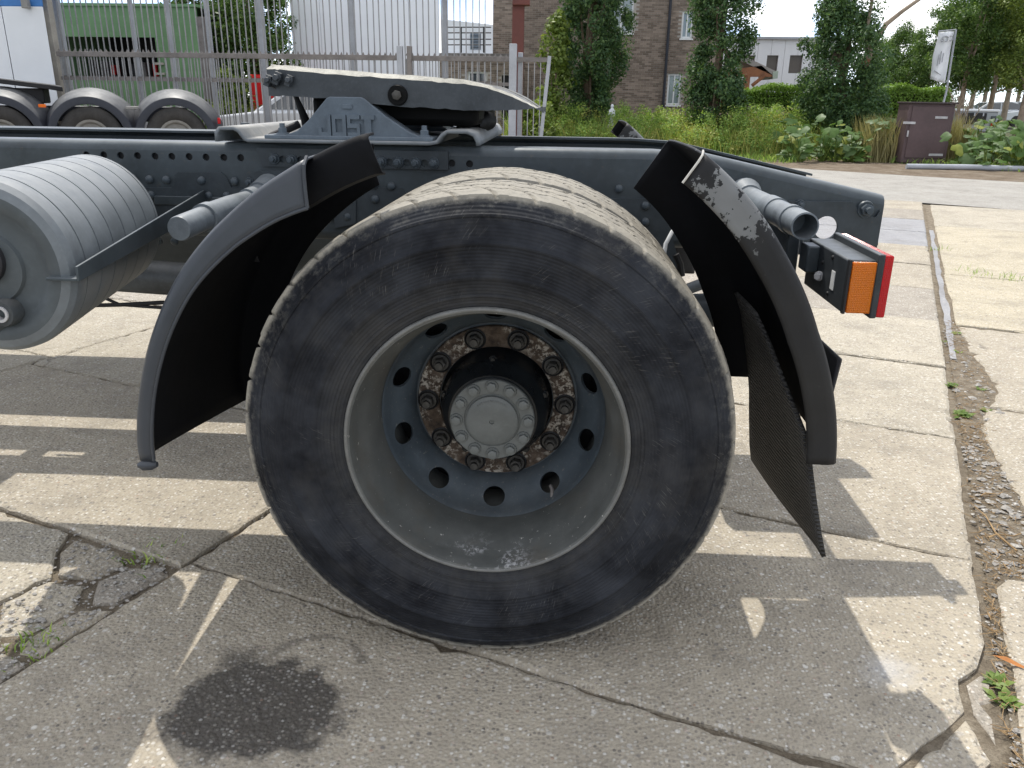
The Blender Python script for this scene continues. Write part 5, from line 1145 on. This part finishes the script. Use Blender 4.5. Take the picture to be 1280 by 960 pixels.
tree('yard_shrub', 'yellow flowering shrub at the foot of the bar fence', tb(282, 17.6), (.04, 1.0), [(.1, .35), (.8, .55), (1.5, .40), (1.8, .15)], 40, 60, .05, M['leaf_lt'], cr=(.2, .2, .2), seed=63, cat='shrub')
# hedge
a_, b_ = at(912, 115, 23.0), at(1191, 115, 23.0); hg = thing('clipped_hedge', 'clipped bright green hedge running behind the weeds', 'hedge', ((a_.x+b_.x)/2, 23.3, 0))
n = 30000; x = nrg.uniform(a_.x, b_.x, n); face = nrg.random(n); htop = 1.62+.06*np.sin(x*2.1)+.05*np.sin(x*5.3+1)+nrg.normal(size=n)*.035
y = np.where(face < .55, 23.0+np.abs(nrg.normal(size=n))*.10, nrg.uniform(23, 24, n)); z = np.where(face < .55, nrg.uniform(.1, 1, n)*htop, htop-np.abs(nrg.normal(size=n))*.06)
N = nrg.normal(size=(n, 3))*.7; N[:, 1] -= np.where(face < .55, .8, 0); N[:, 2] += np.where(face < .55, .3, 1)
leaves('foliage', np.stack([x, y, z], -1), N, .036, M['leaf_hd'], hg)
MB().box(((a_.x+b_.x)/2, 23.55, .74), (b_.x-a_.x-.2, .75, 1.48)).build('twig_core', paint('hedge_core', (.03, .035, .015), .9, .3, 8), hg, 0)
# ------------------------------------------------------------------ weeds
def blades(name, P, h, wd, mat, label, cat, lean=.35, parent=None):
    """upright tapering blades, two bent segments each"""
    n = len(P); a = nrg.uniform(0, 6.283, n); d = np.stack([np.cos(a), np.sin(a), np.zeros(n)], -1); s = np.stack([-np.sin(a+1.3), np.cos(a+1.3), np.zeros(n)], -1)*(wd*nrg.uniform(.6, 1.4, n))[:, None]
    L = lean*nrg.uniform(.2, 1.3, n); up = np.array([0, 0, 1.0]); H = h[:, None]
    V = np.empty((n, 5, 3)); V[:, 0] = P-s; V[:, 1] = P+s; mid = P+up*H*.6+d*H*(L*.3)[:, None]; V[:, 2] = mid+s*.8; V[:, 3] = mid-s*.8; V[:, 4] = P+up*H+d*H*L[:, None]
    me = bpy.data.meshes.new(name); F = np.arange(n)[:, None]*5
    faces = [tuple(f) for f in (F+np.array([[0, 1, 2, 3]])).tolist()]+[tuple(f) for f in (F+np.array([[3, 2, 4]])).tolist()]
    me.from_pydata(V.reshape(-1, 3).tolist(), [], faces); return tag(mkobj(name, me, mat, parent, 0, recalc=False), label, cat, kind='stuff')
FX, FYL = [-4, 0, 2, 4, 5.0, 5.8, 7.2, 8.6, 11, 15], [21.2, 20.4, 19.6, 18.6, 18.3, 19.4, 19.4, 17.6, 15.6, 13.0]
def strip(n, x0, x1, lo=0.0, hi=4.0):
    """random points on the verge, depth measured from the front edge of the weeds"""
    x = nrg.uniform(x0, x1, n); return np.stack([x, np.interp(x, FX, FYL)+lo+(hi-lo)*nrg.random(n)**1.2, np.full(n, -.03)], -1)
cabx = cx
def depth(P): return P[:, 1]-np.interp(P[:, 0], FX, FYL)
P = strip(5000, -1.5, 7.6, .0, 4.2); blades('tall_weeds', P, (.25+.5*nrg.random(len(P)))*np.clip(.45+depth(P)/1.5, .4, 1.35), .012, M['leaf_gr'], 'tall green weeds covering the verge beyond the road', 'weeds')
P = strip(4500, -1.5, 7.6, .0, 3.8); blades('yellow_grass', P, .25+.5*nrg.random(len(P)), .008, M['leaf_yl'], 'yellow green grass mixed through the verge weeds', 'grass')
n = 420; C_ = strip(n, -1.2, 7.2, .1, 3.6); hh = np.clip(.25+depth(C_)*.35, .2, .85)*nrg.uniform(.6, 1.25, n); C_[:, 2] += hh
P, N = clumps(C_, [(.17*k, .17*k, .20*k) for k in nrg.uniform(.7, 1.5, n)], 90); tag(leaves('weed_leaves', P, N, .030, M['leaf_gr']), 'small leaves of the verge weeds', 'weeds', kind='stuff')
n = 200; C_ = strip(n, -1.2, 7.4, .0, 2.6); C_[:, 2] += np.clip(.2+depth(C_)*.35, .15, .8)*nrg.uniform(.6, 1.2, n)
P, N = clumps(C_, [(.15*k, .15*k, .18*k) for k in nrg.uniform(.7, 1.5, n)], 70); tag(leaves('pale_weed_leaves', P, N, .026, M['leaf_yl']), 'pale yellow green leaves among the verge weeds', 'weeds', kind='stuff')
P = strip(500, 1.5, 7.0, 1.2, 4.0); P[:, 2] += .75+.40*nrg.random(len(P)); tag(leaves('seed_heads', P, nrg.normal(size=(len(P), 3)), .022, paint('pale_pink_seed_head', (.38, .27, .24), .9, .3, 5)), 'pale pinkish seed heads above the weeds', 'weeds', kind='stuff')
for x0_, x1_, lb in ((cabx-1.15, cabx-.5, 'dry straw coloured grass at the left side of the cabinet'), (cabx+.55, cabx+1.1, 'dry straw coloured grass at the right side of the cabinet')):
    n = 900; P = np.stack([nrg.uniform(x0_, x1_, n), nrg.uniform(17.5, 18.6, n), np.full(n, -.03)], -1); blades('dry_grass', P, .45+.65*nrg.random(n), .009, M['leaf_st'], lb, 'grass', .25)
P = strip(2600, 3.0, 14, -1.6, .2); blades('verge_edge_grass', P, .04+.14*nrg.random(len(P)), .012, M['leaf_gr'], 'short grass and creeping weeds at the road edge', 'grass', .8)
# big-leaved plants: every leaf its own piece
def bigleaf(seed):
    r = random.Random(seed); n = 14; pts = []; c = Vector((0, 0, .0)); ring1 = []; ring2 = []
    for i in range(n):
        a = 2*math.pi*i/n; k = 1+.10*math.sin(3*a+seed)+r.uniform(-.07, .07); notch = .45 if abs(a-math.pi) < .3 else 1
        ring1.append(Vector((math.cos(a)*.5*notch, math.sin(a)*.5, .05+r.uniform(-.015, .015)))); ring2.append(Vector((math.cos(a)*k*notch, math.sin(a)*k*.95, .02+.10*math.sin(a*4+seed)*.6+r.uniform(-.05, .05)-.10)))
    m = MB(); m.add([c]+ring1+ring2, [(0, 1+i, 1+(i+1) % n) for i in range(n)]+[(1+i, 1+n+i, 1+n+(i+1) % n, 1+(i+1) % n) for i in range(n)]); return m
LM = []
for k, mt_ in enumerate(('big_a', 'big_a', 'big_b', 'big_b', 'big_c')):
    o = bigleaf(k*1.7).build('leaf', M[mt_], None, 60); LM.append(o.data); bpy.data.objects.remove(o)
spots = []
rr = random.Random(77)
LBL = [('broad leaved green plant left of the brown cabinet', 'broad leaved plants left of the cabinet'), ('broad leaved green plant right of the brown cabinet', 'broad leaved plants right of the cabinet')]
for i in range(26): spots.append((lerp(985, 1124, (i+rr.random())/26), rr.choice((rr.uniform(193, 203), rr.uniform(184, 195))), 0))
for i in range(22): spots.append((lerp(1200, 1312, (i+rr.random())/22), rr.uniform(190, 216), 1))
for px_, py_, sidek in spots:
    b = gnd(px_, py_, -.02); t = thing('big_leaved_plant', LBL[sidek][0], 'plant', b, LBL[sidek][1])
    m = MB(); hmax = (.80 if sidek == 0 else .92)*rr.uniform(.55, 1.12)
    for k in range(12):
        a = rr.uniform(0, 6.28); d = rr.uniform(.08, .50); h = hmax*(.12+.95*((k+rr.random())/12)); p = b+Vector((math.cos(a)*d, math.sin(a)*d, h)); s_ = rr.uniform(.07, .165)
        me = rr.choices(LM, (4, 4, 3, 3, 1.0))[0]; inst(me, 'leaf', p, t, (rr.uniform(-.1, 1.1), rr.uniform(-.5, .5), rr.uniform(-.9, .9)), s_)
        m.path([b+Vector((math.cos(a)*.04, math.sin(a)*.04, 0)), b.lerp(p, .6)+Vector((0, 0, .05)), p+Vector((0, 0, -.004))], [.010, .009, .006], 5, False)
    tag(m.build('stems', M['leaf_lt'], t, 0), kind=None)
# bare whitish branches by the cabinet
bs = thing('bare_bush', 'bare pale twiggy bush behind the right side of the cabinet', 'bush', (at(1200, 140, 18.6).x, 18.6, 0)); m = MB()
for k in range(16):
    a0_ = at(1200+rr.uniform(-6, 6), 165, 18.6); e_ = at(1200+rr.uniform(-22, 26), rr.uniform(100, 140), 18.6+rr.uniform(-.3, .3)); q_ = a0_.lerp(e_, .5)+Vector((rr.uniform(-.15, .15), 0, .05)); m.path([Vector((a0_.x, 18.6, 0)), a0_, q_, e_], [.014, .012, .009, .004], 5, False)
    f_ = q_+Vector((rr.uniform(-.35, .35), 0, rr.uniform(.1, .4))); m.path([q_, f_], [.007, .003], 5, False)
m.build('twigs', M['bark_l'], bs, 0)
# ------------------------------------------------------------------ weeds in the joints
def rosette(px_, py_, n, size, mat, name, label, z=-.02, up=.5, group=None):
    c = gnd(px_, py_, 0); c.z = z; m = MB()
    for k in range(n):
        a = rnd.uniform(0, 6.28); L = size*rnd.uniform(.5, 1.2); d = Vector((math.cos(a), math.sin(a), up*rnd.uniform(.4, 1.5))).normalized(); s_ = Vector((-d.y, d.x, 0)).normalized()*L*.24; o_ = c+Vector((rnd.uniform(-1, 1), rnd.uniform(-1, 1), 0))*size*.35
        m.add([o_, o_+d*L*.5+s_, o_+d*L*.55+Vector((0, 0, .1*L)), o_+d*L*.5-s_, o_+d*L-Vector((0, 0, .15*L))], [(0, 1, 2), (0, 2, 3), (1, 4, 2), (2, 4, 3)])
    return tag(m.build(name, mat, None, 0, recalc=False), label, 'weed', group)
M['weed_b'] = leafmat('bright_weed', (.10, .17, .03), (.17, .26, .05), (.26, .34, .09), .3)
for px_, py_, n, s_, lb in ((1247, 850, 22, .035, 'upper of two small bright weeds by the orange leaf'), (1256, 872, 24, .035, 'lower of two small bright weeds by the orange leaf'), (1203, 517, 46, .045, 'largest green weed tuft in the joint right of the mud flap'), (1190, 480, 26, .035, 'green weed tuft in the middle of the open joint'), (1228, 485, 14, .03, 'small weed tuft at the right side of the joint'), (1235, 512, 16, .03, 'green weed at the edge of the broken right slab'), (1195, 415, 20, .03, 'dark green weed tuft at the top of the open joint'), (1198, 438, 12, .028, 'thin weed below the dark weed tuft in the joint'), (1181, 425, 12, .025, 'tiny bright weed at the left rim of the joint')):
    rosette(px_, py_, n, s_, M['weed_b'] if 'dark' not in lb else M['leaf_gr'], 'joint_weed', lb, -.012, .55, 'weeds in the paving joint')
for px_, py_, n, s_, lb in ((190, 690, 60, .03, 'dark grass tuft growing in the crack left of the tyre'), (45, 802, 60, .03, 'green grass tuft in the broken slab at left'), (1175, 312, 30, .05, 'grass tuft in the far end of the joint'), (1215, 341, 40, .06, 'grass line in the far cross joint'), (1262, 349, 46, .06, 'grass line in the far cross joint near the right edge')):
    c = gnd(px_, py_, 0); P = np.stack([c.x+nrg.normal(size=n)*s_*1.2, c.y+nrg.normal(size=n)*s_*1.2, np.full(n, -.02)], -1)
    o = blades('grass_tuft', P, s_*nrg.uniform(.5, 1.5, n), .0022, M['leaf_gr'], lb, 'grass', .7)
    o['group'] = 'grass tufts in the paving'
